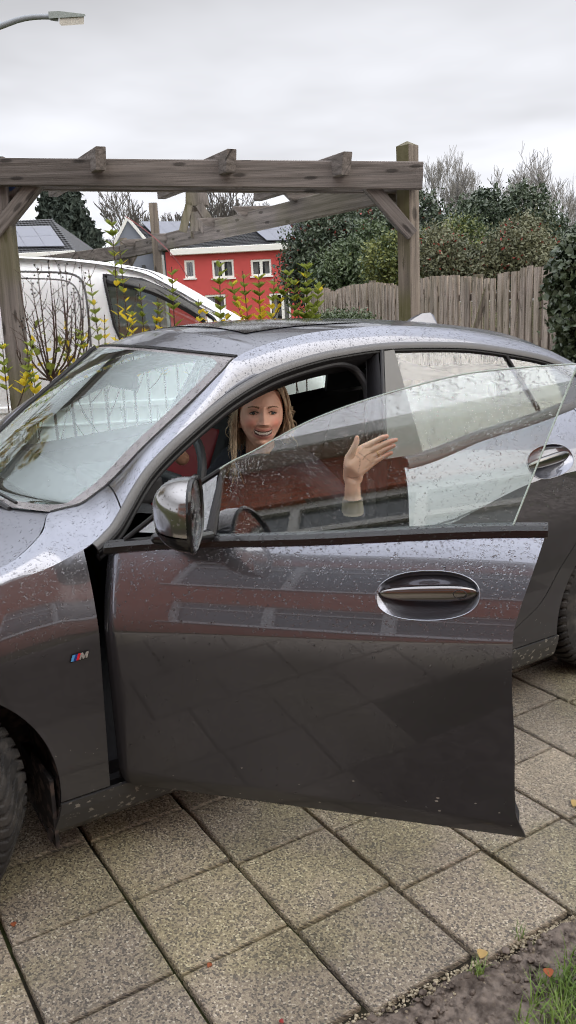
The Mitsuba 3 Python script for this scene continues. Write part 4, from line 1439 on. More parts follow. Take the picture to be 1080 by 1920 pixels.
# crumbs and clods of earth
clods = []
for i in range(1500):
    x = prng.uniform(.55, 1.9)
    y = -.735 - .10 * (x - .6) - abs(prng.normal(.02, .16))
    r = .002 + .009 * prng.random() ** 4
    t_ = trimesh.creation.icosphere(1)
    cv = t_.vertices * (r * (1 + .5 * (np.random.default_rng(i % 23).random((42, 1)) - .5))) * [1, .9, .6]
    clods.append((cv + [x, y, .004 + .3 * r], t_.faces))
obj('soil_crumbs', join(*clods), 'm_soil', frame=car, smooth=40, kind='stuff', label='crumbs of dark earth on the soil strip')


# gravel along the edge of the pavers
def pebble(r, seed):
    t = trimesh.creation.icosphere(1)
    v = t.vertices * (r * (1 + .35 * (np.random.default_rng(seed).random((len(t.vertices), 1)) - .5))) * [1, .8, .6]
    return v, t.faces


peb = []
for i in range(3400):
    x = prng.uniform(.55, 2.6)
    ey_ = -.716 - .10 * (x - .6)
    y = ey_ - abs(prng.normal(0, .026)) * (1.6 if x < 1.15 else .8)
    r = .0016 + .0038 * prng.random() ** 2.5
    v, f = pebble(r, i % 17)
    peb.append((v @ trimesh.transformations.rotation_matrix(prng.uniform(0, 6.28), [0, 0, 1])[:3, :3].T + [x, y, -.013 + .008 * prng.random() + .3 * r], f))
flat('m_pebble', proc(lambda p, n, uv: mix((0.20, 0.16, 0.11), (0.52, 0.46, 0.34), cell_rand(p.x * 90, p.y * 90))))
obj('gravel', join(*peb), 'm_pebble', frame=car, smooth=40, kind='stuff', label='small pale pebbles washed along the edge of the pavers')


def blade(p, d, L, w, bend, up=(0, 0, 1)):
    d = np.asarray(d, float)
    s = np.cross(d, up)
    s /= max(np.linalg.norm(s), 1e-9)
    pts = []
    for t in (0, .35, .7, 1.0):
        c = np.asarray(p) + np.array(up) * L * (t - .35 * bend * t * t) + d * L * bend * t * t
        pts.append((c - s * w * (1 - t) ** .6, c + s * w * (1 - t) ** .6))
    v = np.array([x for a_ in pts for x in a_])
    f = np.array([(0, 1, 3), (0, 3, 2), (2, 3, 5), (2, 5, 4), (4, 5, 7), (4, 7, 6)])
    return v, f


gr_ = []
for i in range(1100):
    u = prng.random()
    x, y = prng.normal(1.14, .11), prng.normal(-1.00, .075)
    if y > -.90 + .25 * (x - 1.15) or y < -1.7:
        continue
    a_ = prng.uniform(0, 6.28)
    gr_.append(blade((x, y, .0), (math.cos(a_), math.sin(a_), 0), prng.uniform(.03, .085), prng.uniform(.0012, .0026), prng.uniform(.2, .9)))
for i in range(4200):
    x, y = prng.uniform(.9, 4.9), prng.uniform(-2.7, -1.15)
    a_ = prng.uniform(0, 6.28)
    gr_.append(blade((x, y, -.015), (math.cos(a_), math.sin(a_), 0), prng.uniform(.03, .08), prng.uniform(.0015, .003), prng.uniform(.2, .9)))
for (cx, cy, m_) in ((1.02, -.80, 26), (1.19, -.775, 16), (1.12, -.90, 18), (1.30, -.93, 22)):
    for i in range(m_):
        a_ = prng.uniform(0, 6.28)
        gr_.append(blade((cx + prng.normal(0, .008), cy + prng.normal(0, .008), -.002), (math.cos(a_), math.sin(a_), 0), prng.uniform(.025, .055), .0013, prng.uniform(.3, 1.0)))
obj('grass', join(*gr_), 'm_grass', frame=car, smooth=False, kind='stuff', label='tufts of bright green grass in the soil at the corner')


def fallen(x, y, r, yaw, mt, lab, lift=.004):
    n = 9
    t = np.linspace(0, 1, n)
    w = r * .42 * np.sin(np.pi * t) ** .8
    P = np.array([[(r * (k - .5), s * ww, .3 * r * (abs(s) ** 2) * ww / r + .12 * r * math.sin(3 * k)) for s in (-1, -.5, 0, .5, 1)] for k, ww in zip(t, w)]) * [1, 1, 1]
    Rz = trimesh.transformations.rotation_matrix(yaw, [0, 0, 1])[:3, :3]
    k = obj('fallen_leaf', shell(grid(P @ Rz.T + [x, y, lift]), .0008), mt, frame=car, smooth=True)
    tag(k, lab, 'leaf', 'fallen leaves')


fallen(.536, -.437, .015, .4, 'm_brown_leaf', 'small red-brown leaf on the mossy paver at the bottom left')
fallen(.195, -.045, .017, 1.4, 'm_brown_leaf', 'small brown leaf on a paver by the front tyre')
fallen(.59, -.66, .012, 2.0, 'm_red_leaf', 'tiny red leaf on a joint of the front pavers')
fallen(1.735, -.50, .035, .2, 'm_tan_leaf', 'tan leaf on the pavers right of the open door')
fallen(1.12, -.915, .026, 1.0, 'm_brown_leaf', 'curled orange-brown leaf in the grass', .045)
fallen(1.42, -.785, .022, .1, 'm_brown_leaf', 'reddish leaf at the soil edge on the far right')
fallen(1.075, -.765, .03, .5, 'm_tan_leaf', 'pale curled leaf on the gravel at the corner of a paver')

# ---------------------------------------------------------------- the brick house behind the camera (seen mirrored in the car)
WY = -3.3
hb = thing('brick_house', 'red brick house with white window frames, mirrored in the open car door and its window', 'house')
x0, x1, H_ = -9.0, 7.0, 5.95
wins = [(-4.7, -0.9, .95, 2.30), (-4.9, -0.3, 3.45, 5.27), (1.0, 3.4, 3.4, 5.0), (1.2, 2.2, .05, 2.3), (3.6, 6.0, .9, 2.3), (-8.2, -5.8, .9, 2.3), (-8.2, -5.8, 3.4, 5.0)]
wl = m3.Manifold.cube([x1 - x0, 7.0, H_ + .1]).translate([x0, WY - 7.0, -.1])
for a_, b_, c_, d_ in wins:
    wl = wl - m3.Manifold.cube([b_ - a_, .4, d_ - c_]).translate([a_, WY - .2, c_])
obj('wall', wl, 'm_brick', hb, False, bg)
for i, (a_, b_, c_, d_) in enumerate(wins):
    n_ = 3 if b_ - a_ > 3 else 2 if b_ - a_ > 1.2 else 1
    fr = [box((a_, WY - .15, c_), (b_, WY - .06, c_ + .09)), box((a_, WY - .15, d_ - .09), (b_, WY - .06, d_)), box((a_, WY - .15, c_ + .09), (a_ + .09, WY - .06, d_ - .09)), box((b_ - .09, WY - .15, c_ + .09), (b_, WY - .06, d_ - .09))]
    for k in range(1, n_):
        xm = a_ + (b_ - a_) * k / n_
        fr.append(box((xm - .06, WY - .15, c_ + .09), (xm + .06, WY - .058, d_ - .09)))
    fr.append(box((a_ + .09, WY - .14, d_ - .42), (b_ - .09, WY - .07, d_ - .36)))
    w_ = obj('window', join(*fr), 'm_frame_white', hb, False, bg)
    obj('pane', (np.array([(a_, WY - .12, c_), (b_, WY - .12, c_), (b_, WY - .12, d_), (a_, WY - .12, d_)]), np.array([(0, 1, 2), (0, 2, 3)])), 'm_house_glass' if 'm_house_glass' in scene else mat('m_house_glass', (0.20, 0.215, 0.22), 0.1, spec=0.8), w_, False, bg)
    obj('sill', box((a_ - .05, WY - .06, c_ - .06), (b_ + .05, WY + .06, c_), .005), 'm_frame_white', hb, False, bg)
obj('gutter', box((x0 - .2, WY - .02, H_ - .12), (x1 + .2, WY + .28, H_ + .08), .02), 'm_frame_white', hb, 30, bg)
obj('roof', join((np.array([(x0 - .2, WY + .2, H_ + .08), (x1 + .2, WY + .2, H_ + .08), (x1 + .2, WY - 3.5, H_ + 3.0), (x0 - .2, WY - 3.5, H_ + 3.0), (x1 + .2, WY - 7.2, H_ + .08), (x0 - .2, WY - 7.2, H_ + .08)]), np.array([(0, 1, 2), (0, 2, 3), (3, 2, 4), (3, 4, 5)]))), 'm_tile', hb, False, bg)
# ---------------------------------------------------------------- rain: beads of water on the wet car
drng = np.random.default_rng(11)
_d = []
for k, zz_ in ((8, 0.0), (8, .55), (5, .88)):
    rr = math.sqrt(1 - zz_ ** 2)
    _d += [(rr * math.cos(q + zz_), rr * math.sin(q + zz_), zz_) for q in np.arange(k) * 2 * np.pi / k]
_d.append((0, 0, 1))
_dv = np.array(_d)
_df = []
for i in range(8):
    j = (i + 1) % 8
    _df += [(i, j, 8 + j), (i, 8 + j, 8 + i)]
for i in range(8):
    a_, b_ = 8 + i, 8 + (i + 1) % 8
    c_, d_ = 16 + (i * 5) // 8, 16 + ((i + 1) * 5 // 8) % 5
    _df.append((a_, b_, c_) if c_ == d_ else (a_, b_, d_))
    if c_ != d_:
        _df.append((a_, d_, c_))
for i in range(5):
    _df.append((16 + i, 16 + (i + 1) % 5, 21))
_df = np.array(_df)


def beads(m, n, r0, r1, flat_=.55, weight=None, stretch=0.0, seed=0, tilt_down=None):
    """n drops on the sheet m (car or door frame); weight(v) thins them out"""
    r = np.random.default_rng(seed)
    v, f = m
    nrm_ = vnormals(m)
    a = np.linalg.norm(np.cross(v[f[:, 1]] - v[f[:, 0]], v[f[:, 2]] - v[f[:, 0]]), axis=1)
    if weight is not None:
        a = a * np.clip(weight(v[f].mean(1)), 0, None)
    k = r.choice(len(f), n, p=a / a.sum())
    b = r.dirichlet((1, 1, 1), n)
    p = (v[f[k]] * b[..., None]).sum(1)
    q = (nrm_[f[k]] * b[..., None]).sum(1)
    q /= np.linalg.norm(q, axis=1, keepdims=True)
    rad = r0 + (r1 - r0) * r.random(n) ** 2.6
    dn = np.array([0, 0, -1.0]) - q * (-q[:, 2:3])
    dn /= np.maximum(np.linalg.norm(dn, axis=1, keepdims=True), 1e-6)
    sd = np.cross(q, dn)
    el = 1 + stretch * r.random(n) ** 2
    jig = .75 + .5 * r.random((n, len(_dv)))
    jig[:, 8:] = 1
    V = p[:, None] + rad[:, None, None] * (_dv[None, :, :1] * jig[..., None] * (dn * el[:, None])[:, None] + _dv[None, :, 1:2] * jig[..., None] * sd[:, None] + _dv[None, :, 2:3] * flat_ * q[:, None])
    F_ = _df[None] + (np.arange(n) * len(_dv))[:, None, None]
    return V.reshape(-1, 3), F_.reshape(-1, 3)


def rain(on, m, n, r0, r1, frame=car, **k):
    key = obj('raindrops', beads(m, n, r0, r1, **k), 'm_water', on, True, frame)
    tag(key, 'small raindrops beading on the surface', kind='stuff')


def outward(m, way):
    return m if (vnormals(m) @ np.array(way)).mean() > 0 else flip(m)


def patch(v):
    return .25 + 1.5 * meshkit.fbm(v * 6.0, 3, 5) ** 2


bonnet_key, windscreen_key, roof_key, rail_key = c_car + '__bonnet', c_car + '__windscreen', c_car + '__roof', c_car + '__roof_rail'
rain(fender, outward(join(fl, crown), (0, -1, .3)), 2400, .0011, .0030, weight=lambda v: patch(v) * (np.clip((v[:, 2] - .64) / .10, 0.0, 1)) * (v[:, 0] > -.2), seed=1)
rain(rail_key, outward(rail, (0, -1, .6)), 3400, .0010, .0028, weight=lambda v: patch(v) * (v[:, 0] < 2.8), seed=2)
rain(roof_key, outward(roof, (0, 0, 1)), 2200, .0012, .0036, weight=lambda v: patch(v) * (v[:, 1] < 1.3) * np.where(v[:, 0] < 1.35, 2.2, .8), seed=3, flat_=.4)
rain(bonnet_key, outward(bon, (0, 0, 1)), 1500, .0012, .0038, weight=lambda v: patch(v) * (v[:, 0] > -.15) * (v[:, 1] < .8), seed=4)
rain(windscreen_key, outward(clear, (-1, 0, 1)), 500, .0012, .003, weight=lambda v: patch(v) * np.where((v[:, 2] < 1.02), 1.6, .25) * (v[:, 1] < 1.0), seed=5)
rain(c_car + '__windscreen_border', outward(band, (-1, 0, 1)), 900, .0012, .0038, weight=lambda v: patch(v) * (v[:, 1] < .9), seed=6)
rain(dr_, outward(ds_cut, (0, -1, 0)), 3200, .0011, .0034, frame=door, weight=lambda v: patch(v) * (.02 + np.clip((v[:, 2] - .66) / .20, 0, 1)), seed=7)
rain(rear_door, outward(rd_cut, (0, -1, 0)), 1500, .0012, .0034, weight=lambda v: patch(v) * np.clip((v[:, 2] - .70) / .2, 0.02, 1), seed=8)
rain(c_car + '__rear_quarter', outward(qp, (0, -1, 0)), 500, .0012, .0034, weight=lambda v: patch(v) * np.clip((v[:, 2] - .75) / .2, 0.0, 1) * (v[:, 0] < 2.7), seed=9)
streak = lambda v: (.15 + 1.8 * (meshkit.noise(np.stack([v[:, 0] * 60, v[:, 0] * 0, v[:, 2] * 2.2], 1), 3) ** 3)) * (.35 + 1.3 * meshkit.fbm(v * 5, 2, 8))
pg_ = outward(dg, (0, -1, .4))
rain(pane, pg_, 4200, .0008, .0021, frame=door, weight=lambda v: streak(v) * (.12 + 2.2 * np.clip((v[:, 2] - 1.13 + .12 * (v[:, 0] < 1.05)) / .14, 0, 1)), stretch=.8, seed=10)
rain(pane, pg_, 1100, .0008, .0016, frame=door, seed=11)
rain(rear_door, outward(g1, (0, -1, .4)), 2600, .0012, .0030, weight=lambda v: streak(v), stretch=.8, seed=12)
rain(c_car + '__pillar_cover', outward(plate([(1.532, .985), (1.664, 1.312), (1.709, 1.316), (1.684, .985)], .006), (0, -1, .4)), 420, .0011, .0028, stretch=.6, seed=13)
rain(c_car + '__window_trim', outward(grid(strip), (0, -1, .4)), 1300, .0010, .0026, seed=14)
rain(dr_, outward(grid(P_belt), (0, -1, .6)), 900, .0012, .0036, frame=door, seed=15)
rain(mir, outward((mf(upper[0]), upper[1]), (0, -1, .5)), 260, .0010, .0028, frame=None, seed=16)
rain(mir, outward((mf(grid(G, wrap=True)[0]), grid(G, wrap=True)[1]), (1, -.3, 0)), 380, .0009, .0024, frame=None, seed=17)
rain(rear_door, outward(grid(np.stack([bl2 + [0, -.016, -.010], bl2 + [0, -.004, .006]], 1)), (0, -1, .6)), 420, .0012, .003, seed=18)
# ---------------------------------------------------------------- background helpers (gravity frame)
brng = np.random.default_rng(21)


def leaves(pts, size, normals=None, aspect=.5, seed=0, droop=0.0):
    """one small folded leaf (two triangles) at every point"""
    r = np.random.default_rng(seed)
    n = len(pts)
    d = r.normal(size=(n, 3))
    d[:, 2] -= droop
    d /= np.linalg.norm(d, axis=1, keepdims=True)
    m = r.normal(size=(n, 3)) if normals is None else normals + .45 * r.normal(size=(n, 3))
    s = np.cross(d, m)
    s /= np.maximum(np.linalg.norm(s, axis=1, keepdims=True), 1e-9)
    L = size * r.uniform(.65, 1.3, (n, 1))
    nn = np.cross(s, d)
    a = pts - d * L / 2
    b = pts + d * L / 2
    c = pts + s * L * aspect / 2 + nn * L * .10
    e = pts - s * L * aspect / 2 + nn * L * .10
    v = np.stack([a, c, b, e], 1).reshape(-1, 3)
    i = np.arange(n)[:, None] * 4
    return v, np.vstack([i + [0, 1, 2], i + [0, 2, 3]])


def blob_points(blobs, n, seed, fill=.55, clump=.22, clumps=160):
    """points in leafy clumps spread through a union of ellipsoids (centre, radii)"""
    r = np.random.default_rng(seed)
    vol = np.array([np.prod(b[1]) ** .67 for b in blobs])
    which = r.choice(len(blobs), clumps, p=vol / vol.sum())
    d = r.normal(size=(clumps, 3))
    d /= np.linalg.norm(d, axis=1, keepdims=True)
    rad = r.random(clumps) ** (1 / 3)
    rad = np.where(r.random(clumps) < fill, .72 + .32 * rad, rad)
    C = np.array([blobs[w][0] for w in which]) + d * rad[:, None] * np.array([blobs[w][1] for w in which])
    k = r.integers(0, clumps, n)
    o = r.normal(size=(n, 3)) * clump * r.uniform(.4, 1.1, (clumps, 1))[k]
    return C[k] + o * [1, 1, .8]


def branch_tree(base, h, spread, seed, depth=6, r0=.12, lean=(0, 0), up=.75, first=.28, sides=4, split=(2, 3), twig=.006):
    r = np.random.default_rng(seed)
    tubes = []

    def grow(p, d, L, rad, k):
        n = 3
        pts = [p]
        for i in range(n):
            d = d + r.normal(size=3) * .10 + np.array([0, 0, .05 * up])
            d /= np.linalg.norm(d)
            pts.append(pts[-1] + d * L / n)
        rr = np.linspace(rad, rad * .66, n + 1)
        tubes.append(tube(pts, np.maximum(rr, twig), sides if k < 3 else 3, caps=False))
        if k >= depth:
            return
        for j in range(int(r.integers(split[0], split[1] + 1)) + (1 if k == 0 else 0)):
            a = r.uniform(0, 2 * np.pi)
            side_ = np.array([math.cos(a), math.sin(a), 0])
            nd = d * (1 - spread * .5) + side_ * spread * r.uniform(.5, 1.1) + np.array([0, 0, up * .3])
            grow(pts[-1] if j < 2 else pts[2], nd / np.linalg.norm(nd), L * r.uniform(.66, .9), rad * r.uniform(.5, .66), k + 1)
    grow(np.asarray(base, float), np.array([lean[0], lean[1], 1.0]), h * first, r0, 0)
    return join(*tubes[:1]), join(*tubes[1:])


def bare_tree(px, py_top, Y, label, seed, spread=.6, bark='m_bark', half=None, **k):
    top, b = at(px, py_top, Y), at(px, 600, Y)
    b[2] = -.1
    h = top[2] - b[2]
    tr_, br = branch_tree(b, h, spread, seed, **k)
    s = h / max(br[0][:, 2].max() - b[2], .1)
    tr_, br = [((m[0] - b) * s + b, m[1]) for m in (tr_, br)]
    if half:   # crown as wide as it stands in the row
        e = np.percentile(np.abs(br[0][:, 0] - b[0]), 97)
        w = half * Y / F / e
        br = ((br[0] - b) * [w, w, 1] + b, br[1])
        tr_ = ((tr_[0] - b) * [w, w, 1] + b, tr_[1])
    t = thing('bare_tree', label, 'tree', 'bare winter trees')
    obj('trunk', tr_, bark, t, 60, bg)
    obj('crown', br, bark, t, 60, bg)


# ---------------------------------------------------------------- pergola
tpost = np.array([0, 0, 1.0])
wood('m_wood_x', (1, .02, 0))
wood('m_wood_z', (0, 0, 1), algae=.55)
wood('m_wood_mossy', (0, 0, 1), tone=(0.12, 0.10, 0.085), light=(0.30, 0.255, 0.215), algae=.95)
wood('m_wood_back', (-.49, .87, 0), algae=.3)
wood('m_wood_y', (-.2, 1, .1))
wood('m_wood_brace', (-.7, 0, .7))
wood('m_wood_board', (0, 0, 1), tone=(0.22, 0.18, 0.152), light=(0.52, 0.44, 0.38), algae=.2)
pg = thing('pergola', 'weathered grey timber pergola with a long front beam and crossing rafters', 'pergola')
PYF = 5.2
pr_ = at(766, 430, PYF)
pl_ = at(16, 560, PYF)
xr, xl = pr_[0], pl_[0]
ztop = at(766, 274, PYF)[2]
W_ = .118
rp = obj('post', bar((xr, PYF, -.1), (xr, PYF, ztop), W_ * .82, W_ * .82, up=(.7, .714, 0), bev=.005), 'm_wood_mossy', pg, False, bg, label='right post, green with algae on one side, a pointed cap on top')
cq = W_ * .41 * np.array([(.714 + .7 * s, -.7 + .714 * s) for s in (1, -1)])
cap = m3.Manifold.hull_points(np.array([(xr + s * a_, PYF + s * b_, ztop) for s in (-1, 1) for a_, b_ in cq] + [(xr, PYF, ztop + .028)], np.float32))
obj('cap', cap, 'm_wood_z', rp, False, bg)
obj('post', bar(np.append(at(22, 700, PYF)[:2], -.1) + [.02, 0, 0], np.append(at(-2, 330, PYF)[:2], at(0, 296, PYF)[2]), W_ * .95, W_, up=(0, 1, 0), bev=.006), 'm_wood_z', pg, False, bg, label='left post under the end of the front beam')
fy = PYF - W_ / 2 - .032
b0, b1 = at(0, 321, fy), at(792, 330, fy)
zb_, zt_ = (at(400, 350, fy)[2]), (at(400, 302, fy)[2])
zc_ = (b0[2] + b1[2]) / 2
bh = .148
bl0 = np.array([b0[0] - 2.6, fy, b0[2] + (b0[2] - b1[2]) * 1.0])
obj('beam', bar(bl0, (b1[0], fy, b1[2]), .06, bh, bev=.005), 'm_wood_x', pg, False, bg, label='long knotty front beam')
obj('beam', bar(bl0 + [0, W_ + .062, 0], (b1[0] - .02, fy + W_ + .062, b1[2]), .058, bh, bev=.005), 'm_wood_x', pg, False, bg)
# braces on the front
obj('brace', bar(at(690, 345, PYF - .03), at(772, 442, PYF - .03), .075, .11, up=(0, 1, 0), bev=.005), 'm_wood_brace', pg, False, bg)
wood('m_wood_brace_left', (.7, 0, .7))
obj('brace', bar(at(-8, 440, PYF - .03), at(72, 340, PYF - .03), .075, .10, up=(0, 1, 0), bev=.005), 'm_wood_brace_left', pg, False, bg)
obj('brace', bar(at(728, 352, PYF + .25), at(775, 400, PYF + .06), .07, .07, up=(0, 1, 0), bev=.005), 'm_wood_brace', pg, False, bg)
# side beam running back to the left
s0, s1 = at(735, 354, 5.3), at(223, 474, 9.9)
sd = (s1 - s0) / np.linalg.norm(s1 - s0)
obj('beam', bar(s0 + sd * .0, s1, .06, .15, bev=.005), 'm_wood_back', pg, False, bg, label='side beam running back to the left')
s2 = at(60, 482, 10.6)
s2[2] = s1[2] - .03
obj('beam', bar(s1, s2, .06, .15, bev=.005), 'm_wood_x', pg, False, bg, label='rear beam low behind the van')
# posts of the back
for px, top_py, Y, w in ((297, 380, 8.75, .078), (374, 364, 7.95, .10), (236, 446, 9.95, .075)):
    p = at(px, 500, Y)
    t_ = at(px, top_py, Y)
    obj('post', bar((p[0], Y, -.1 if px != 374 else at(px, 446, Y)[2]), (p[0], Y, t_[2]), w, w, up=(0, 1, 0), bev=.005), 'm_wood_mossy', pg, False, bg)
# cap block with four short raking struts
cb = at(369, 376, 7.8)
obj('post_cap', m3.Manifold.hull_points(np.array([(cb[0] + sx * w, 7.85 + sy * w, cb[2] + z) for sx in (-1, 1) for sy in (-1, 1) for w, z in ((.098, -.045), (.088, .07))], np.float32)), 'm_wood_z', pg, False, bg, label='square cap block on the back post')
for a_, b_ in (((355, 385), (343, 434)), ((366, 400), (386, 434)), ((374, 384), (392, 412)), ((366, 398), (366, 434))):
    obj('strut', bar(at(*a_, 7.75), at(*b_, 7.72), .068, .042, up=(0, 1, 0), bev=.004), 'm_wood_z', pg, False, bg)
obj('strut', bar(at(256, 468, 9.8), at(240, 498, 9.8), .075, .10, up=(0, 1, 0), bev=.004), 'm_wood_z', pg, False, bg)
# rafter ends over the front beam, cut on the slant
for px, py, sl_ in ((188, 294, .5), (432, 299, .42), (648, 304, .34)):
    e = at(px, py + 3, fy - .10)
    back = e + np.array([-.52, .95, -.005])
    obj('rafter', bar(back, e, .060, .118, ends=(0, .03), bev=.004), 'm_wood_y', pg, False, bg)
# rafter boards over the side beam
for px, py, Y in ((572, 371, 6.25), (478, 400, 6.95), (412, 421, 7.5), (322, 449, 8.5), (262, 459, 9.3)):
    e = at(px - 26, py - 4, Y)
    obj('rafter', bar(e, e + np.array([.62, .16, 0]), .055, .07, ends=(.07, 0), bev=.004), 'm_wood_x', pg, False, bg)
# round weathered disc hanging under the beam
dc = at(13, 337, PYF + .0)
hd = thing('hanging_disc', 'round weathered wooden disc with a blue centre hanging under the pergola beam', 'ornament')
an = np.arange(48) * 2 * np.pi / 48
obj('ring', tube(dc + np.stack([.090 * np.cos(an), 0 * an, .090 * np.sin(an)], 1), .026, 10, closed=True), 'm_wood_z', hd, 60, bg)
obj('centre', grid(np.array([dc + np.stack([.085 * k * np.cos(an), 0 * an - .02 + .02 * k, .085 * k * np.sin(an)], 1) for k in np.linspace(1, .02, 8)]), wrap=True), 'm_blue', hd, True, bg, label='blue centre')
cb_ = obj('wire', tube(curve([at(235, 405, 6.6), at(280, 437, 6.5), at(330, 486, 6.3), at(352, 520, 6.3)], 24), .0035, 5), 'm_cable', None, 60, bg)
tag(cb_, 'thin red wire slanting down from the pergola above the van roof', 'wire')

# ---------------------------------------------------------------- street lamp
LY = 13.0
sl_t = thing('street_lamp', 'grey street lamp with a curved arm reaching in at the top left', 'street lamp')
arm = [at(-140, 700, LY), at(-140, 260, LY), at(-135, 120, LY), at(-95, 82, LY), at(-40, 62, LY), at(0, 49, LY), at(45, 34, LY), at(62, 31.5, LY), at(95, 31, LY)]
arm[0][2] = -.1
obj('pole', tube(curve(arm, 60), [.075] * 20 + list(np.linspace(.07, .036, 40)), 12), 'm_pole', sl_t, 60, bg)
U = lambda px, py, d=0.0: at(px, py, LY + d)
k = lambda pts, w: m3.Manifold.hull_points(np.array([U(px, py, s * w) for px, py in pts for s in (-1, 1)], np.float32))
obj('lamp_head', k([(91, 21), (111, 20), (160, 26), (161, 30), (150, 28.5), (111, 29), (92, 34)], .12), 'm_lamp_grey', sl_t, 30, bg, label='weathered grey lamp head')
obj('lamp_bracket', k([(93, 31), (111, 30), (110, 40), (95, 38)], .07), 'm_lamp_grey', sl_t, 30, bg)
obj('lens', k([(112, 29.5), (158, 29.5), (158, 45), (116, 48), (112, 44)], .10), 'm_lamp_lens', sl_t, 30, bg, label='unlit boxy lens')

# ---------------------------------------------------------------- white van
VY = 6.35
vn = thing('white_van', 'white panel van parked behind the shrubs with dark side window', 'van')


def vp(px, py, d=0.0):
    return at(px, py, VY + d)


roofline = [(-260, 482), (-100, 478), (10, 481), (100, 485), (198, 496), (260, 509), (330, 543), (380, 572), (442, 606), (520, 650), (600, 700), (640, 770), (650, 860)]
up_ = curve([vp(*q) for q in roofline], 90)
xs_ = up_[:, 0]


def vside(x, z):
    zr = np.interp(x, xs_, up_[:, 2])
    t = np.clip((zr - z), 0, None)
    return VY + .11 * np.exp(-t / .06) + .10 * np.clip((z - 1.0) / .9, 0, 1) ** 1.5


def vsheet(x0, x1, ztop, zbot, nx=90, nz=40, off=0.0):
    X = np.linspace(x0, x1, nx)
    P = np.zeros((nx, nz, 3))
    for i, x in enumerate(X):
        a_ = float(ztop(x)) if callable(ztop) else ztop
        z = a_ - (a_ - zbot) * np.linspace(0, 1, nz) ** 1.6
        P[i] = np.stack([np.full(nz, x), vside(x, z) - off, z], 1)
    return grid(P)


zr = lambda x: np.interp(x, xs_, up_[:, 2])
body = vsheet(xs_[0], xs_[-1], zr, .25, 200, 60)
winp = [vp(*q)[[0, 2]] for q in ((190, 515), (262, 524), (330, 553), (398, 596), (430, 640), (228, 640), (214, 610))]
wpoly = shapely.Polygon(winp).buffer(.02).buffer(-.02)


def inside(v, poly):
    d = shapely.distance(poly.exterior, shapely.points(v[:, 0], v[:, 2]))
    return np.where(shapely.contains_xy(poly, v[:, 0], v[:, 2]), d, -d)


body2 = trim(body, -inside(body[0], wpoly))
obj('body_side', body2, 'm_van', vn, 30, bg)
roofw = np.stack([up_ + [0, .11, 0]] + [up_ * [1, 0, 1] + [0, VY + .11 + .7 * s, .035 * (1 - (s - 1) ** 2)] for s in np.linspace(0.05, 2, 14)], 1)
obj('roof', grid(roofw), 'm_van', vn, 30, bg)
obj('far_side', body2 and (body2[0] * [1, -1, 1] + [0, 2 * VY + 1.62, 0], body2[1][:, ::-1]), 'm_van', vn, 30, bg)
gl = trim(offset(body, .004), inside(body[0], wpoly.buffer(.004)))
gl = (gl[0] + [0, .012, 0], gl[1])
scene['m_van_glass'] = {'type': 'thindielectric', 'int_ior': 1.9, 'specular_transmittance': rgb(0.6, 0.66, 0.64)}
obj('side_window', gl, 'm_van_glass', vn, True, bg, label='dark front side window')
ex_ = np.array(wpoly.exterior.coords)[::1]
ex_ = np.array([wpoly.exterior.interpolate(s, normalized=True).coords[0] for s in np.linspace(0, 1, 120)[:-1]])
obj('window_seal', tube(np.stack([ex_[:, 0], vside(ex_[:, 0], ex_[:, 1]) - .002, ex_[:, 1]], 1), .015, 6, closed=True), 'm_rubber', vn, 60, bg)
# rain deflector along the top of the window
dfl = curve([vp(*q) for q in ((197, 520), (262, 530), (330, 560), (385, 594))], 40)
dfl[:, 1] = vside(dfl[:, 0], dfl[:, 2]) - .03
obj('rain_deflector', shell(grid(np.stack([dfl + [0, .03, .02], dfl + [0, 0, -.02], dfl + [.0, -.004, -.062]], 1)), .004), 'm_gloss_black', vn, 40, bg)
# grooves of the sliding door and side rail
for pts, r_ in (([(-250, 506), (40, 508), (125, 512), (148, 524), (158, 552), (165, 600), (170, 650)], .010), ([(-250, 519), (40, 521), (115, 525), (136, 536), (147, 562), (153, 610), (157, 660)], .007), ([(10, 540), (120, 541)], .003), ([(300, 522), (260, 503), (200, 498)], .004), ([(440, 612), (380, 580), (330, 552), (285, 527)], .005)):
    c_ = curve([vp(*q) for q in pts], 60)
    c_[:, 1] = vside(c_[:, 0], c_[:, 2]) + .003
    obj('groove', tube(c_, r_, 6), 'm_trim_grey', vn, 60, bg)
for z0_, h_ in ((.78, .05), (.66, .02)):
    q0, q1 = vp(-250, 600), vp(420, 600)
    obj('side_moulding', box((q0[0], VY - .02, z0_), (q1[0], VY + .03, z0_ + h_), .008), 'm_van', vn, 30, bg)
obj('interior', box((vp(150, 600)[0], VY + .75, .6), (vp(420, 600)[0], VY + .85, 1.25)), 'm_cabin', vn, False, bg)
for cx in (-140, 520):
    q = vp(cx, 600)
    w_ = obj('wheel', trimesh.creation.cylinder(.31, .2, sections=48, transform=trimesh.transformations.translation_matrix([q[0], VY + .1, .25]) @ trimesh.geometry.align_vectors([0, 0, 1], [0, 1, 0])), 'm_tyre', vn, 40, bg)

# ---------------------------------------------------------------- board fence
fn = thing('board_fence', 'weathered vertical board fence with a wavy top behind the car', 'fence')
fa, fb = at(575, 560, 16.5), at(1062, 520, 7.3)
fd = np.array([fb[0] - fa[0], fb[1] - fa[1], 0])
FL = np.linalg.norm(fd)
fd /= FL
fnrm = np.array([fd[1], -fd[0], 0])
if fnrm[1] > 0:
    fnrm = -fnrm
pan = 1.80
n_b = int(FL / .0745)
prof_ = pch([575, 590, 605, 622, 640, 660, 700, 725, 745, 765, 790, 805, 830, 860, 900, 925, 945, 965, 985, 1010, 1030, 1075], [545, 542, 540, 548, 541, 535, 530, 532, 536, 535, 526, 519, 517, 518, 521, 523, 513, 508, 504, 499, 498, 496])


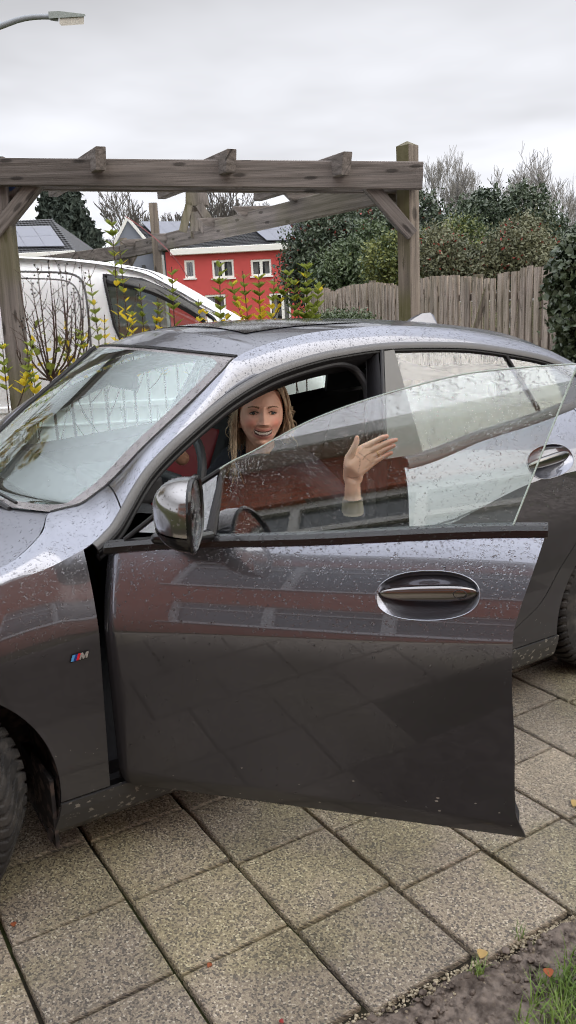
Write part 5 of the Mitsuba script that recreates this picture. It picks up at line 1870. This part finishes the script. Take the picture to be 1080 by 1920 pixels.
def topz(t):
    p = fa[:2] + fd[:2] * t
    # where this spot of the fence falls along the row sets the wave of the panel tops
    w_ = p - O[:2]
    lo_, hi_ = 560.0, 1090.0
    for _ in range(30):
        m_ = (lo_ + hi_) / 2
        q_ = at(m_, 540, 10.0)
        if q_[0] / q_[1] < w_[0] / w_[1]:
            lo_ = m_
        else:
            hi_ = m_
    return at(lo_, float(prof_(lo_)), p[1])[2]


for i in range(n_b):
    t = .04 + i * .0745
    front = i % 2 == 0
    o_ = fa + fd * t + fnrm * (.034 if front else -.072)
    z1 = topz(t) + brng.normal(0, .006)
    w_ = .094 if front else .094
    obj('board', bar((o_[0], o_[1], -.1), (o_[0] + brng.normal(0, .006), o_[1], z1), w_, .018, up=fnrm, bev=.003), 'm_wood_board', fn, False, bg)
for z_ in (.45, 1.02, 1.46):
    a_, b_ = fa + fnrm * .008, fb + fnrm * .008
    obj('rail', bar((a_[0], a_[1], z_), (b_[0], b_[1], z_), .022, .07, bev=.003), 'm_wood_board', fn, False, bg)
for t in np.arange(.35, FL, pan):
    o_ = fa + fd * t - fnrm * .05
    obj('post', bar((o_[0], o_[1], -.1), (o_[0], o_[1], topz(t) + .03), .085, .085, up=fnrm, bev=.006), 'm_wood_z', fn, False, bg)
a_, b_ = at(934, 600, 8.35), at(946, 520, 8.35)
for (p0, p1, Y) in (((899, 618), (925, 530), 8.75), ((632, 600), (641, 551), 14.2), ((765, 590), (775, 530), 10.6)):
    obj('prop', bar(at(*p0, Y) - fnrm * -.05, at(*p1, Y) - fnrm * -.05, .05, .03, up=(0, 1, 0)), 'm_wood_mossy', fn, False, bg)

# ---------------------------------------------------------------- ivy, hedge plants, hollies
iv = thing('ivy_bush', 'big clump of dark ivy swallowing the right end of the fence', 'ivy')
iy = 6.9
ib = [(at(1118, 520, iy), (.34, .35, .26)), (at(1106, 575, iy), (.26, .3, .3)), (at(1118, 640, iy), (.26, .3, .4)), (at(1150, 560, iy + .3), (.5, .4, .6)), (at(1118, 700, iy), (.24, .3, .5)), (at(1085, 480, iy), (.16, .2, .13))]
ipts = blob_points(ib, 15000, 5, .85, .045, 1400)
obj('leaves', leaves(ipts, .062, aspect=.85, seed=5), 'm_ivy', iv, False, bg)
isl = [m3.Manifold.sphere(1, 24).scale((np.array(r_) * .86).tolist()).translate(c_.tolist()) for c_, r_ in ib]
obj('stem', m3.Manifold.batch_boolean(isl, m3.OpType.Add), flat('m_ivy_shade', (0.01, 0.014, 0.008)), iv, 60, bg)  # no real stem: near-black core painting the shade between the leaves


def shrub(name, label, blobs, mats, n, size, seed, clump, clumps, group=None, fill=.7, aspect=.5, trunk=True, cat='shrub', tips=0):
    t = thing(name, label, cat, group)
    r = np.random.default_rng(seed + 99)
    pts = blob_points(blobs, n, seed, fill, clump, clumps)
    if tips:
        lo = pts
        up2 = []
        for _ in range(tips):
            b = blobs[int(r.integers(len(blobs)))]
            a = r.uniform(0, 6.28)
            p = np.array(b[0]) + np.array([math.cos(a) * b[1][0] * r.uniform(0, .8), math.sin(a) * b[1][1] * .5, b[1][2] * r.uniform(.75, .98)])
            L = r.uniform(.25, .7) * b[1][2] * .6
            m = int(60 * L / .4)
            s = r.random((m, 1)) ** 1.2
            up2.append(p + s * np.array([r.normal(0, .12), 0, 1]) * L + r.normal(size=(m, 3)) * .055 * (1.15 - s))
        pts = np.vstack([pts] + up2)
    k = r.random(len(pts))
    lo = 0
    for i, (m_, frac) in enumerate(mats):
        sel = (k >= lo) & (k < lo + frac)
        lo += frac
        obj('crown' if i == 0 else 'red_shoots' if 'red' in m_ else 'light_leaves', leaves(pts[sel], size, aspect=aspect, seed=seed + i), m_, t, False, bg, kind='stuff' if i else None)
    if trunk:
        c = np.mean([b[0] for b in blobs], 0)
        tr_, br = branch_tree((c[0], c[1], -.1), c[2] + blobs[0][1][2] * .7, .5, seed, depth=4, r0=.06, sides=5)
        obj('trunk', join(tr_, br), 'm_bark', t, 60, bg)
    return t


def B(px, py, Y, rx, rz, ry=None):
    s = Y / F
    return at(px, py, Y), (rx * s, ry or rx * s * .8, rz * s)


shrub('holly_tree', 'dark broad holly tree at the left edge of the evergreens beside the red house', [B(600, 470, 21, 58, 70), B(575, 520, 21, 38, 60), B(640, 420, 21.5, 60, 50), B(665, 480, 21, 60, 70), B(610, 415, 21.5, 40, 35)], [('m_holly', .97), ('m_red_leaf', .03)], 28000, 0.105, 11, .17, 420, 'evergreens behind the fence', tips=14)
shrub('laurel_bush', 'mid green laurel bush in front of the dark holly left of the right pergola post', [B(665, 505, 17.8, 52, 48), B(630, 535, 17.6, 40, 36), B(700, 470, 18, 40, 40)], [('m_laurel', 1.0)], 16000, 0.091, 12, .15, 260, 'evergreens behind the fence', tips=6)
shrub('yellow_green_bush', 'yellow-green bush glowing behind the right pergola post', [B(735, 495, 15.6, 38, 44), B(765, 485, 15.6, 32, 40), B(800, 515, 15.6, 32, 32)], [('m_yellow_green', .7), ('m_laurel', .3)], 16000, 0.07, 13, .14, 240, 'evergreens behind the fence', tips=10)
shrub('holly_tree', 'tall dark holly tree behind the yellow-green bush, top beside the pergola post', [B(720, 440, 19.5, 56, 54), B(785, 425, 20, 40, 58), B(825, 455, 19.5, 40, 52), B(800, 490, 19, 60, 46)], [('m_holly', .98), ('m_red_leaf', .02)], 22000, 0.098, 14, .17, 360, 'evergreens behind the fence', tips=14)
shrub('holly_tree', 'tallest dark holly tree with spiky shoots in the middle of the evergreens on the right', [B(885, 445, 18.6, 52, 56), B(935, 430, 18.8, 44, 60), B(985, 425, 18.6, 40, 62), B(920, 490, 18.4, 80, 46), B(1005, 470, 18.6, 46, 52), B(905, 400, 19, 24, 34)], [('m_holly', 1.0)], 30000, 0.098, 15, .15, 460, 'evergreens behind the fence', tips=44)
shrub('holly_tree', 'dark holly tree at the far right sloping down behind the ivy', [B(1045, 470, 19.4, 30, 50), B(1080, 490, 19.4, 34, 50), B(1030, 500, 19.0, 50, 38)], [('m_holly', 1.0)], 12000, 0.098, 16, .15, 200, 'evergreens behind the fence', tips=8)
shrub('red_tipped_shrub', 'grey-green shrub with red berries and shoots above the right end of the fence', [B(965, 470, 12.8, 42, 40), B(1000, 490, 12.6, 36, 36), B(930, 500, 12.8, 40, 30), B(990, 440, 13, 24, 34)], [('m_photinia', .97), ('m_red_leaf', .03)], 15000, 0.059, 17, .12, 240, 'evergreens behind the fence', tips=8)
shrub('red_tipped_shrub', 'reddish shrub above the fence right of the pergola post', [B(840, 490, 13.4, 38, 40), B(880, 505, 13.2, 36, 32), B(815, 470, 13.6, 24, 36)], [('m_photinia', .975), ('m_red_leaf', .025)], 12000, 0.059, 18, .12, 200, 'evergreens behind the fence', tips=8)
shrub('olive_bush', 'olive green upright bush between the two reddish shrubs behind the fence', [B(868, 460, 15.4, 30, 44), B(850, 490, 15.2, 30, 36), B(890, 500, 15.0, 26, 30)], [('m_yellow_green', .5), ('m_laurel', .5)], 10000, 0.066, 19, .13, 160, 'evergreens behind the fence', tips=6)
shrub('low_hedge', 'low clipped dark hedge in front of the far end of the fence', [B(640, 605, 11.5, 30, 19), B(672, 608, 11.2, 26, 18), B(610, 608, 11.6, 26, 17)], [('m_laurel', .7), ('m_holly', .3)], 5000, .045, 20, .06, 260, fill=.8, trunk=False)
# hedge right of the picture, seen only mirrored in the rear door
hx = [(np.array([8.2, y, .9]), (.7, .9, 1.15)) for y in np.arange(-2.5, 4.5, .9)]
shrub('garden_hedge', 'dark evergreen hedge to the right of the car, mirrored in its rear door', hx, [('m_holly', .6), ('m_laurel', .4)], 16000, .12, 41, .1, 700, fill=.7, trunk=False, cat='hedge')

# ---------------------------------------------------------------- conifers
def conifer(px, py_top, py_bot, wpx, Y, seed, label):
    t = thing('conifer', label, 'tree', 'conifers behind the left house')
    r = np.random.default_rng(seed)
    s = Y / F
    top = at(px, py_top, Y)
    bz_ = at(px, py_bot, Y)[2]
    H = top[2] - bz_
    pts = []
    for i in range(150):
        h = r.random() ** .8
        a = r.uniform(0, 6.28)
        R_ = wpx * s * (.06 + .94 * h ** .85) * r.uniform(.75, 1.05)
        m = int(30 + 90 * h)
        u = r.random((m, 1)) ** .6
        d = np.array([math.cos(a), math.sin(a), 0])
        p = np.array([top[0], Y, top[2] - h * H]) + d * R_ * u + np.array([0, 0, 1]) * (-.10 * R_ * u ** 2 + .05 * R_ * u)
        pts.append(p + r.normal(size=(m, 3)) * np.array([.16, .16, .14]) * (s * 20))
    pts = np.vstack(pts)
    obj('crown', leaves(pts, .028 * Y / 3.2, aspect=.42, seed=seed, droop=.8), 'm_conifer', t, False, bg)
    obj('trunk', tube([(top[0], Y, -.1), (top[0], Y, bz_), tuple(top)], [.35, .28, .03], 8), 'm_bark', t, 60, bg)


conifer(92, 345, 480, 50, 62, 31, 'left one of the two tall dark conifers behind the solar roof')
conifer(128, 346, 484, 60, 60, 32, 'right one of the two tall dark conifers behind the solar roof')

# ---------------------------------------------------------------- bare trees
bare_tree(315, 335, 74, 'bare tree behind the left half of the red house roof', 51, .55, depth=7, r0=.28, split=(2, 3), first=.22, twig=.025)
bare_tree(268, 368, 76, 'small bare tree at the gable of the red house', 57, .5, depth=6, r0=.2, first=.25, twig=.025)
bare_tree(455, 318, 76, 'largest bare tree behind the middle of the red house', 52, .62, depth=7, r0=.34, split=(2, 3), first=.22, twig=.026)
bare_tree(700, 296, 60, 'bare tree showing only its tips over the pergola beam', 53, .5, depth=6, r0=.2, first=.25, twig=.02)
bare_tree(835, 281, 42, 'slender bare tree just right of the pergola post', 54, .62, 'm_bark_pale', half=58, depth=8, r0=.16, split=(2, 3), first=.34, twig=.017)
bare_tree(955, 263, 42, 'big round-headed bare tree over the tallest holly', 55, .75, 'm_bark_pale', half=96, depth=8, r0=.24, split=(2, 3), first=.32, twig=.018)
bare_tree(1066, 322, 44, 'bare tree at the right edge of the picture', 56, .6, 'm_bark_pale', half=26, depth=7, r0=.2, first=.25, twig=.015)
bare_tree(1030, 352, 46, 'faint bare tree between the big round one and the right edge', 58, .5, 'm_bark_pale', half=18, depth=6, r0=.14, first=.25, twig=.015)

# autumn tree on the left, mirrored in the windscreen
ab = [(np.array([-6.6 + dx, 8.8 + dy, z]), (1.1, 1.1, .8)) for dx, dy, z in ((0, 0, 2.9), (-.9, .3, 3.4), (.7, .2, 3.8), (-.2, -.4, 4.4), (-1.4, 0, 4.4), (1.2, 0, 2.8))]
shrub('autumn_tree', 'orange and yellow autumn tree to the left of the van, mirrored in the windscreen', ab, [('m_autumn', .7), ('m_yellow_green', .3)], 9000, .13, 42, .16, 260, cat='tree')
# ---------------------------------------------------------------- red house
RY = 60.0
rh = thing('red_house', 'red rendered terraced house with dark tiled roof, solar panels and grey gable end', 'house')
q = lambda px, py, d=0.0: at(px, py, RY + d)
wx0, wx1 = q(312, 500)[0], q(830, 500)[0]
ze = q(430, 466)[2]
zr_ = q(430, 406)[2]
wins = []
for x0_, y0_, x1_, y1_, n_ in ((345, 488, 367, 521, 1), (397, 488, 440, 520, 2), (470, 487, 510, 516, 2), (538, 486, 580, 516, 2), (384, 553, 426, 600, 1), (505, 550, 548, 626, 2)):
    a_, b_ = q(x0_, y0_), q(x1_, y1_)
    wins.append((a_[0], b_[0], b_[2], a_[2], n_))
wl = m3.Manifold.cube([wx1 - wx0, .4, ze + .1]).translate([wx0, RY, -.1])
for a_, b_, c_, d_, n_ in wins:
    wl = wl - m3.Manifold.cube([b_ - a_, 1, d_ - c_]).translate([a_, RY - .5, c_])
obj('front_wall', wl, 'm_red_render', rh, False, bg, label='bright red rendered front wall')
for a_, b_, c_, d_, n_ in wins:
    t_ = .14
    fr = [box((a_ - .02, RY + .06, c_), (b_ + .02, RY + .16, c_ + t_)), box((a_ - .02, RY + .06, d_ - t_), (b_ + .02, RY + .16, d_)), box((a_ - .02, RY + .06, c_ + t_), (a_ + t_, RY + .16, d_ - t_)), box((b_ - t_, RY + .06, c_ + t_), (b_ + .02, RY + .16, d_ - t_))]
    if n_ == 2:
        m_ = (a_ + b_) / 2 if d_ - c_ < 1.8 else a_ + .62 * (b_ - a_)
        fr.append(box((m_ - .1, RY + .06, c_ + t_), (m_ + .1, RY + .16, d_ - t_)))
    w_ = obj('window', join(*fr), 'm_white', rh, False, bg)
    obj('pane', (np.array([(a_, RY + .13, c_), (b_, RY + .13, c_), (b_, RY + .13, d_), (a_, RY + .13, d_)]), np.array([(0, 1, 2), (0, 2, 3)])), 'm_pane', w_, False, bg)
    obj('sill', box((a_ - .1, RY - .12, c_ - .1), (b_ + .1, RY + .06, c_)), 'm_white', w_, False, bg)
    for s0_, s1_ in ((.03, .36), (.68, .97)):
        obj('curtain', grid(np.array([[(a_ + (b_ - a_) * (s0_ + (s1_ - s0_) * u), RY + .5 + .05 * math.sin(u * 26), z) for u in np.linspace(0, 1, 24)] for z in (c_, d_)])), 'm_curtain', w_, True, bg)
obj('room', join(*[box((a_ - .3, RY + .9, c_ - .3), (b_ + .3, RY + 1.0, d_ + .3)) for a_, b_, c_, d_, n_ in wins]), 'm_window_dark', rh, False, bg)
gx_l = q(226, 470)[0]
# grey gable end set to the left, facing us
gy0 = RY + 1.0
apex, el, er = at(240, 410, gy0), at(213, 458, gy0), at(283, 460, gy0)
gbl = np.array([(el[0], -.1), (wx0 + .3, -.1), (wx0 + .3, er[2] - .8), (er[0], er[2]), (apex[0], apex[2]), (el[0], el[2])])
gm = trimesh.creation.extrude_polygon(shapely.Polygon(gbl), .4, engine='earcut')
gm.vertices = gm.vertices[:, [0, 2, 1]] * [1, -1, 1] + [0, gy0 + .4, 0]
obj('gable_wall', gm, 'm_grey_render', rh, False, bg, label='blue-grey rendered gable wall')
for p0, p1 in ((apex, el - [.5, 0, .9]), (apex, er + [.2, 0, -.35])):
    obj('barge_board', bar(p0 + [0, -.15, .05], p1 + [0, -.15, .05], .10, .20, up=(0, 0, 1)), 'm_white', rh, False, bg)
a_, b_ = at(268, 498, gy0), at(272, 502, gy0)
obj('vent_flue', box((at(268, 500, gy0)[0], gy0 - .4, at(268, 503, gy0)[2]), (at(273, 500, gy0)[0], gy0, at(268, 497, gy0)[2])), 'm_tile', rh, False, bg)
# roof slope with rows of tiles
eav, rid = np.array([0, RY - .35, ze + .12]), np.array([0, RY + 4.2, zr_])
rx0, rx1 = at(238, 406, RY + 4.2)[0], wx1
ex0 = at(286, 462, RY - .3)[0]
rows, cols = 17, 96


def roof_slope(xe0, xe1, xr0, xr1, e, r_, rows, cols, lift):
    vs, fs = [], []
    up = np.array([0, -(r_ - e)[2], (r_ - e)[1]])
    up /= np.linalg.norm(up)
    if up[2] < 0:
        up = -up
    for i in range(rows):
        s0, s1 = i / rows, (i + 1.15) / rows
        a0, a1 = xe0 + (xr0 - xe0) * s0, xe1 + (xr1 - xe1) * s0
        u = np.linspace(0, 1, cols * 4 + 1)
        wv = .35 * np.abs(np.sin(u * cols * np.pi)) ** 1.5
        X = a0 + (a1 - a0) * u
        lo = e + (r_ - e) * s0
        hi = e + (r_ - e) * min(s1, 1.0)
        Pl = np.stack([X, 0 * X + lo[1], 0 * X + lo[2]], 1) + up * (lift * (.55 + wv))[:, None]
        Pf = Pl - up * lift * .8
        Ph = np.stack([X, 0 * X + hi[1], 0 * X + hi[2]], 1) + up * (lift * wv * .6)[:, None]
        v, f = grid(np.stack([Pf, Pl, Ph], 0))
        vs.append((v, f))
    return join(*vs)


rf = obj('roof', roof_slope(ex0, rx1, rx0, rx1, eav, rid, rows, 86, .11), 'm_tile', rh, False, bg, label='dark pantile roof')
obj('ridge', bar((rx0, rid[1], rid[2] + .05), (rx1, rid[1], rid[2] + .05), .3, .2, bev=.08), 'm_tile', rf, 30, bg)
obj('far_slope', (np.array([(rx0, rid[1], rid[2]), (rx1, rid[1], rid[2]), (rx1, rid[1] + 5, ze), (rx0, rid[1] + 5, ze)]), np.array([(0, 1, 2), (0, 2, 3)])), 'm_tile', rf, False, bg)
obj('gutter', box((ex0 + 1.2, RY - .5, ze - .28), (wx1, RY + .1, ze + .14), .03), 'm_white', rh, False, bg, label='white gutter board under the roof')
dp = at(304, 480, RY - .2)
obj('downpipe', tube([(dp[0], dp[1], ze - .2), (dp[0] + .05, dp[1], -.1)], .13, 8), 'm_curtain', rh, 60, bg)


def on_slope(px, py, e, r_):
    # the place on the roof slope seen at this spot
    lo_, hi_ = 0.0, 1.2
    for _ in range(40):
        m_ = (lo_ + hi_) / 2
        c_ = e + (r_ - e) * m_
        if at(px, py, c_[1])[2] > c_[2]:
            lo_ = m_
        else:
            hi_ = m_
    c_ = e + (r_ - e) * lo_
    return np.array([at(px, py, c_[1])[0], c_[1], c_[2]])


def solar(parent, cells, e, r_, lift):
    up = np.array([0, -(r_ - e)[2], (r_ - e)[1]])
    up = up / np.linalg.norm(up) * (1 if up[2] > 0 else -1)
    for quad in cells:
        p = np.array([on_slope(*c_, e, r_) for c_ in quad]) + up * lift
        c_ = p.mean(0)
        p = c_ + (p - c_) * .985
        v = np.vstack([p, p - up * .05])
        k = obj('solar_panel', (v, np.array([(0, 1, 2), (0, 2, 3), (0, 4, 5), (0, 5, 1), (1, 5, 6), (1, 6, 2), (2, 6, 7), (2, 7, 3), (3, 7, 4), (3, 4, 0)])), 'm_solar', parent, False, bg)


def cells(tl, tr, br, bl, nx, ny):
    L_ = lambda a, b, t: (a[0] + (b[0] - a[0]) * t, a[1] + (b[1] - a[1]) * t)
    out = []
    for i in range(nx):
        for j in range(ny):
            u0, u1, v0, v1 = i / nx, (i + 1) / nx, j / ny, (j + 1) / ny
            pt = lambda u, v: L_(L_(tl, tr, u), L_(bl, br, u), v)
            out.append((pt(u0, v0), pt(u1, v0), pt(u1, v1), pt(u0, v1)))
    return out


solar(rh, cells((265, 420), (345, 420), (372, 446), (290, 446), 3, 1), eav, rid, .22)
solar(rh, cells((458, 419), (534, 415), (566, 455), (501, 456), 3, 2), eav, rid, .22)

# ---------------------------------------------------------------- house at the left edge
LYH = 44.0
lh = thing('tiled_house', 'dark roofed house at the left edge with solar panels on its roof', 'house')
le = np.array([0, LYH, at(60, 474, LYH)[2]])
lr = np.array([0, LYH + 4.6, at(60, 412, LYH + 4.6)[2]])
xe0, xe1 = at(-160, 474, LYH)[0], at(140, 474, LYH)[0]
xr0, xr1 = at(-160, 412, LYH + 4.6)[0], at(96, 412, LYH + 4.6)[0]
obj('roof', roof_slope(xe0, xe1, xr0, xr1, le, lr, 16, 44, .09), 'm_tile', lh, False, bg)
obj('wall', box((xe0 + .3, LYH + .4, -.1), (xe1 - .3, LYH + 8, le[2] - .1)), 'm_frame_white', lh, False, bg)
obj('gutter', box((xe0, LYH - .15, le[2] - .3), (xe1, LYH + .15, le[2] + .02), .02), 'm_white', lh, False, bg)
obj('hip', (np.array([(xe1, LYH, le[2]), (xr1, LYH + 4.6, lr[2]), (xe1, LYH + 9.2, le[2]), (xr0, LYH + 4.6, lr[2]), (xe0, LYH + 9.2, le[2])]), np.array([(0, 1, 2), (1, 3, 4), (1, 4, 2)])), 'm_tile', lh, False, bg)
solar(lh, cells((-8, 429), (96, 428), (123, 466), (14, 467), 3, 2), le, lr, .15)
solar(lh, cells((-160, 430), (-12, 429), (10, 467), (-140, 468), 4, 2), le, lr, .15)
# ---------------------------------------------------------------- tall thin shrubs between the car and the van
def stem_plant(base_px, top_px, Y, label, seed, green_from, leafy_to=1.0, size=0.072, density=74, twigs=0, base_py=None, group='upright shrubs in front of the van', wob=.02, dens_low=.5):
    r = np.random.default_rng(seed)
    t = thing('privet_shrub', label, 'shrub', group)
    tp = at(*top_px, Y)
    b = at(base_px, 650, Y)
    b[2] = -.1
    mid = (b + tp) / 2 + [r.normal(0, wob), r.normal(0, wob), 0]
    c = curve([b, mid, tp], 40)
    tubes = [tube(c, np.linspace(.007, .0022, 40), 5)]
    pts, yel = [], []
    L = np.linalg.norm(tp - b)
    lines = [(c, 1.0)]
    for k in range(twigs):
        s = r.uniform(.45, .85)
        p = c[int(s * 39)]
        a = r.uniform(0, 6.28)
        e = p + np.array([math.cos(a) * .5, math.sin(a) * .25, 1.0]) * r.uniform(.15, .42)
        cc = curve([p, (p + e) / 2 + [math.cos(a) * .03, 0, -.01], e], 12)
        tubes.append(tube(cc, np.linspace(.0035, .0012, 12), 4))
        lines.append((cc, .6))
    obj('stem', join(*tubes), 'm_twig', t, 60, bg)
    vg, vy = [], []
    for line, wgt in lines:
        n = int(density * wgt * np.linalg.norm(line[-1] - line[0]) * 2.2)
        for i in range(n):
            s = r.random()
            p = line[int(s * (len(line) - 1))]
            if p[2] < 1.12:
                continue
            h = (p[2] - 1.12) / max(tp[2] - 1.12, .05)
            if h > leafy_to or (h < green_from * .9 and r.random() > dens_low):
                continue
            a = i * 2.4 + r.normal(0, .3)
            d = np.array([math.cos(a), math.sin(a), .75])
            d /= np.linalg.norm(d)
            Ls = size * r.uniform(.6, 1.15) * (1.0 - .35 * h)
            sd_ = np.cross(d, [0, 0, 1])
            sd_ /= np.linalg.norm(sd_)
            nn = np.cross(sd_, d)
            prof = ((0, 0, 0), (.35, .20, .03), (.7, .17, .02), (1.0, 0, -.04))
            v = [p + d * Ls * u + sd_ * Ls * w + nn * Ls * z for u, w, z in prof] + [p + d * Ls * u - sd_ * Ls * w + nn * Ls * z for u, w, z in prof[1:3]]
            f = [(0, 1, 5 - 1), (1, 2, 5), (1, 5, 4), (2, 3, 5)]
            (vg if (h > green_from and r.random() < .93) or r.random() < .18 else vy).append((np.array(v), np.array(f)))
    if vg:
        obj('green_leaves', join(*vg), 'm_privet_green', t, False, bg)
    if vy:
        obj('yellow_leaves', join(*vy), 'm_privet_yellow', t, False, bg)
    return t


stem_plant(206, (209, 405), 4.9, 'tallest shrub stem with a green leafy tip left of the grey gable', 1, .62, size=0.090, density=51, dens_low=.12)
stem_plant(245, (224, 462), 4.8, 'shrub stem with a small green tuft beside the tallest one', 2, .70, size=0.084, density=44, dens_low=.12)
stem_plant(175, (166, 505), 4.6, 'leafy green shrub stem against the white van door', 3, .15, size=0.072, density=61, dens_low=.3)
stem_plant(330, (322, 500), 4.8, 'shrub stem with green leaves in front of the van window', 4, .45, size=0.084, density=51)
stem_plant(420, (411, 485), 4.9, 'slim shrub with green top and yellow base in front of the red wall', 5, .45, size=0.090, density=78)
stem_plant(465, (455, 508), 4.9, 'orange-yellow shrub stem at the left of the bushy yellow clump', 6, .75, size=0.084, density=85, twigs=3)
stem_plant(482, (485, 510), 4.95, 'bushy yellow shrub clump in the middle of the red wall', 7, .72, size=0.090, density=136, twigs=7)
stem_plant(500, (515, 520), 4.9, 'yellow-green shrub leaning right beside the bushy clump', 8, .7, size=0.084, density=102, twigs=4)
stem_plant(556, (553, 520), 4.9, 'short bright green shrub stem left of the fence', 9, .4, size=0.090, density=102, twigs=1)
stem_plant(574, (576, 490), 4.9, 'tall bright yellow-green shrub stem at the left end of the fence', 10, .3, size=0.102, density=119, twigs=2)
stem_plant(265, (262, 532), 4.7, 'thin shrub with yellow leaves in front of the van window pillar', 11, .5, size=0.072, density=61, twigs=2)
stem_plant(300, (296, 560), 4.7, 'low yellowing shrub below the van window', 12, .8, size=0.066, density=102, twigs=3)
stem_plant(350, (372, 560), 4.8, 'yellow low shrub in front of the van bonnet', 13, .85, size=0.072, density=102, twigs=4)
stem_plant(390, (386, 575), 4.8, 'twiggy shrub with a few yellow leaves by the van windscreen', 14, .9, size=0.060, density=51, twigs=5)
stem_plant(200, (196, 590), 4.4, 'low yellow-leaved shrub just above the car roof front', 15, .9, size=0.066, density=102, twigs=4)
stem_plant(240, (246, 580), 4.5, 'short yellow shrub over the middle of the car roof', 16, .9, size=0.066, density=102, twigs=4)
stem_plant(145, (150, 610), 4.3, 'low green and yellow shrub above the windscreen corner', 17, .3, size=0.072, density=102, twigs=3)
stem_plant(5, (4, 640), 4.0, 'yellow-green shrub at the foot of the left pergola post', 18, .4, size=0.072, density=119, twigs=4)
stem_plant(60, (50, 650), 4.0, 'low green shrub by the windscreen at the left', 19, .2, size=0.066, density=102, twigs=4)


def twiggy(base_px, tips, Y, label, seed):
    """nearly bare twiggy shrub with berries"""
    r = np.random.default_rng(seed)
    t = thing('twiggy_shrub', label, 'shrub')
    b = at(base_px, 690, Y)
    b[2] = -.1
    fork = at(base_px, 712, Y)
    tubes = [tube(curve([b, (b + fork) / 2, fork], 12), np.linspace(.012, .007, 12), 6)]
    ber, lv = [], []
    for (x, y) in tips:
        e = at(x, y, Y + r.normal(0, .06))
        m = fork + (e - fork) * .45 + [(e - fork)[0] * .30, 0, -.03]
        c = curve([fork, m, e], 30)
        tubes.append(tube(c, np.linspace(.006, .0016, 30), 4))
        for k in range(7):
            s = int(r.uniform(8, 28))
            d = np.array([r.normal(0, .6), r.normal(0, .3), 1.0])
            L = r.uniform(.04, .15)
            tubes.append(tube(curve([c[s], c[s] + d * L * .5 + [.01, 0, 0], c[s] + d * L], 6), np.linspace(.0025, .001, 6), 3))
        if r.random() < .5:
            for k in range(5):
                s_ = trimesh.creation.icosphere(1, radius=.005)
                ber.append((s_.vertices + c[-1 - k] + r.normal(size=3) * .012, s_.faces))
        n = int(r.integers(3, 8))
        lv.append(c[r.integers(3, 17, n)] + r.normal(size=(n, 3)) * .035)
    obj('twigs', join(*tubes), 'm_twig', t, 60, bg)
    if ber:
        obj('berries', join(*ber), 'm_rubber', t, 60, bg, kind='stuff')
    p = np.vstack(lv)
    p = p[r.permutation(len(p))]
    k = int(len(p) * .6)
    obj('green_leaves', leaves(p[:k], .052, aspect=.6, seed=seed), 'm_privet_green', t, False, bg)
    obj('yellow_leaves', leaves(p[k:], .05, aspect=.6, seed=seed + 1), 'm_privet_yellow', t, False, bg)


twiggy(95, [(37, 527), (58, 525), (70, 500), (90, 488), (122, 495), (60, 580), (40, 600), (150, 560), (100, 540), (30, 655), (134, 575)], 4.5, 'nearly bare twiggy shrub with dark berries against the white van', 71)
twiggy(130, [(112, 498), (152, 492), (138, 540), (165, 570), (120, 580)], 4.6, 'bare forked shrub right of the twiggy one, against the van door', 72)
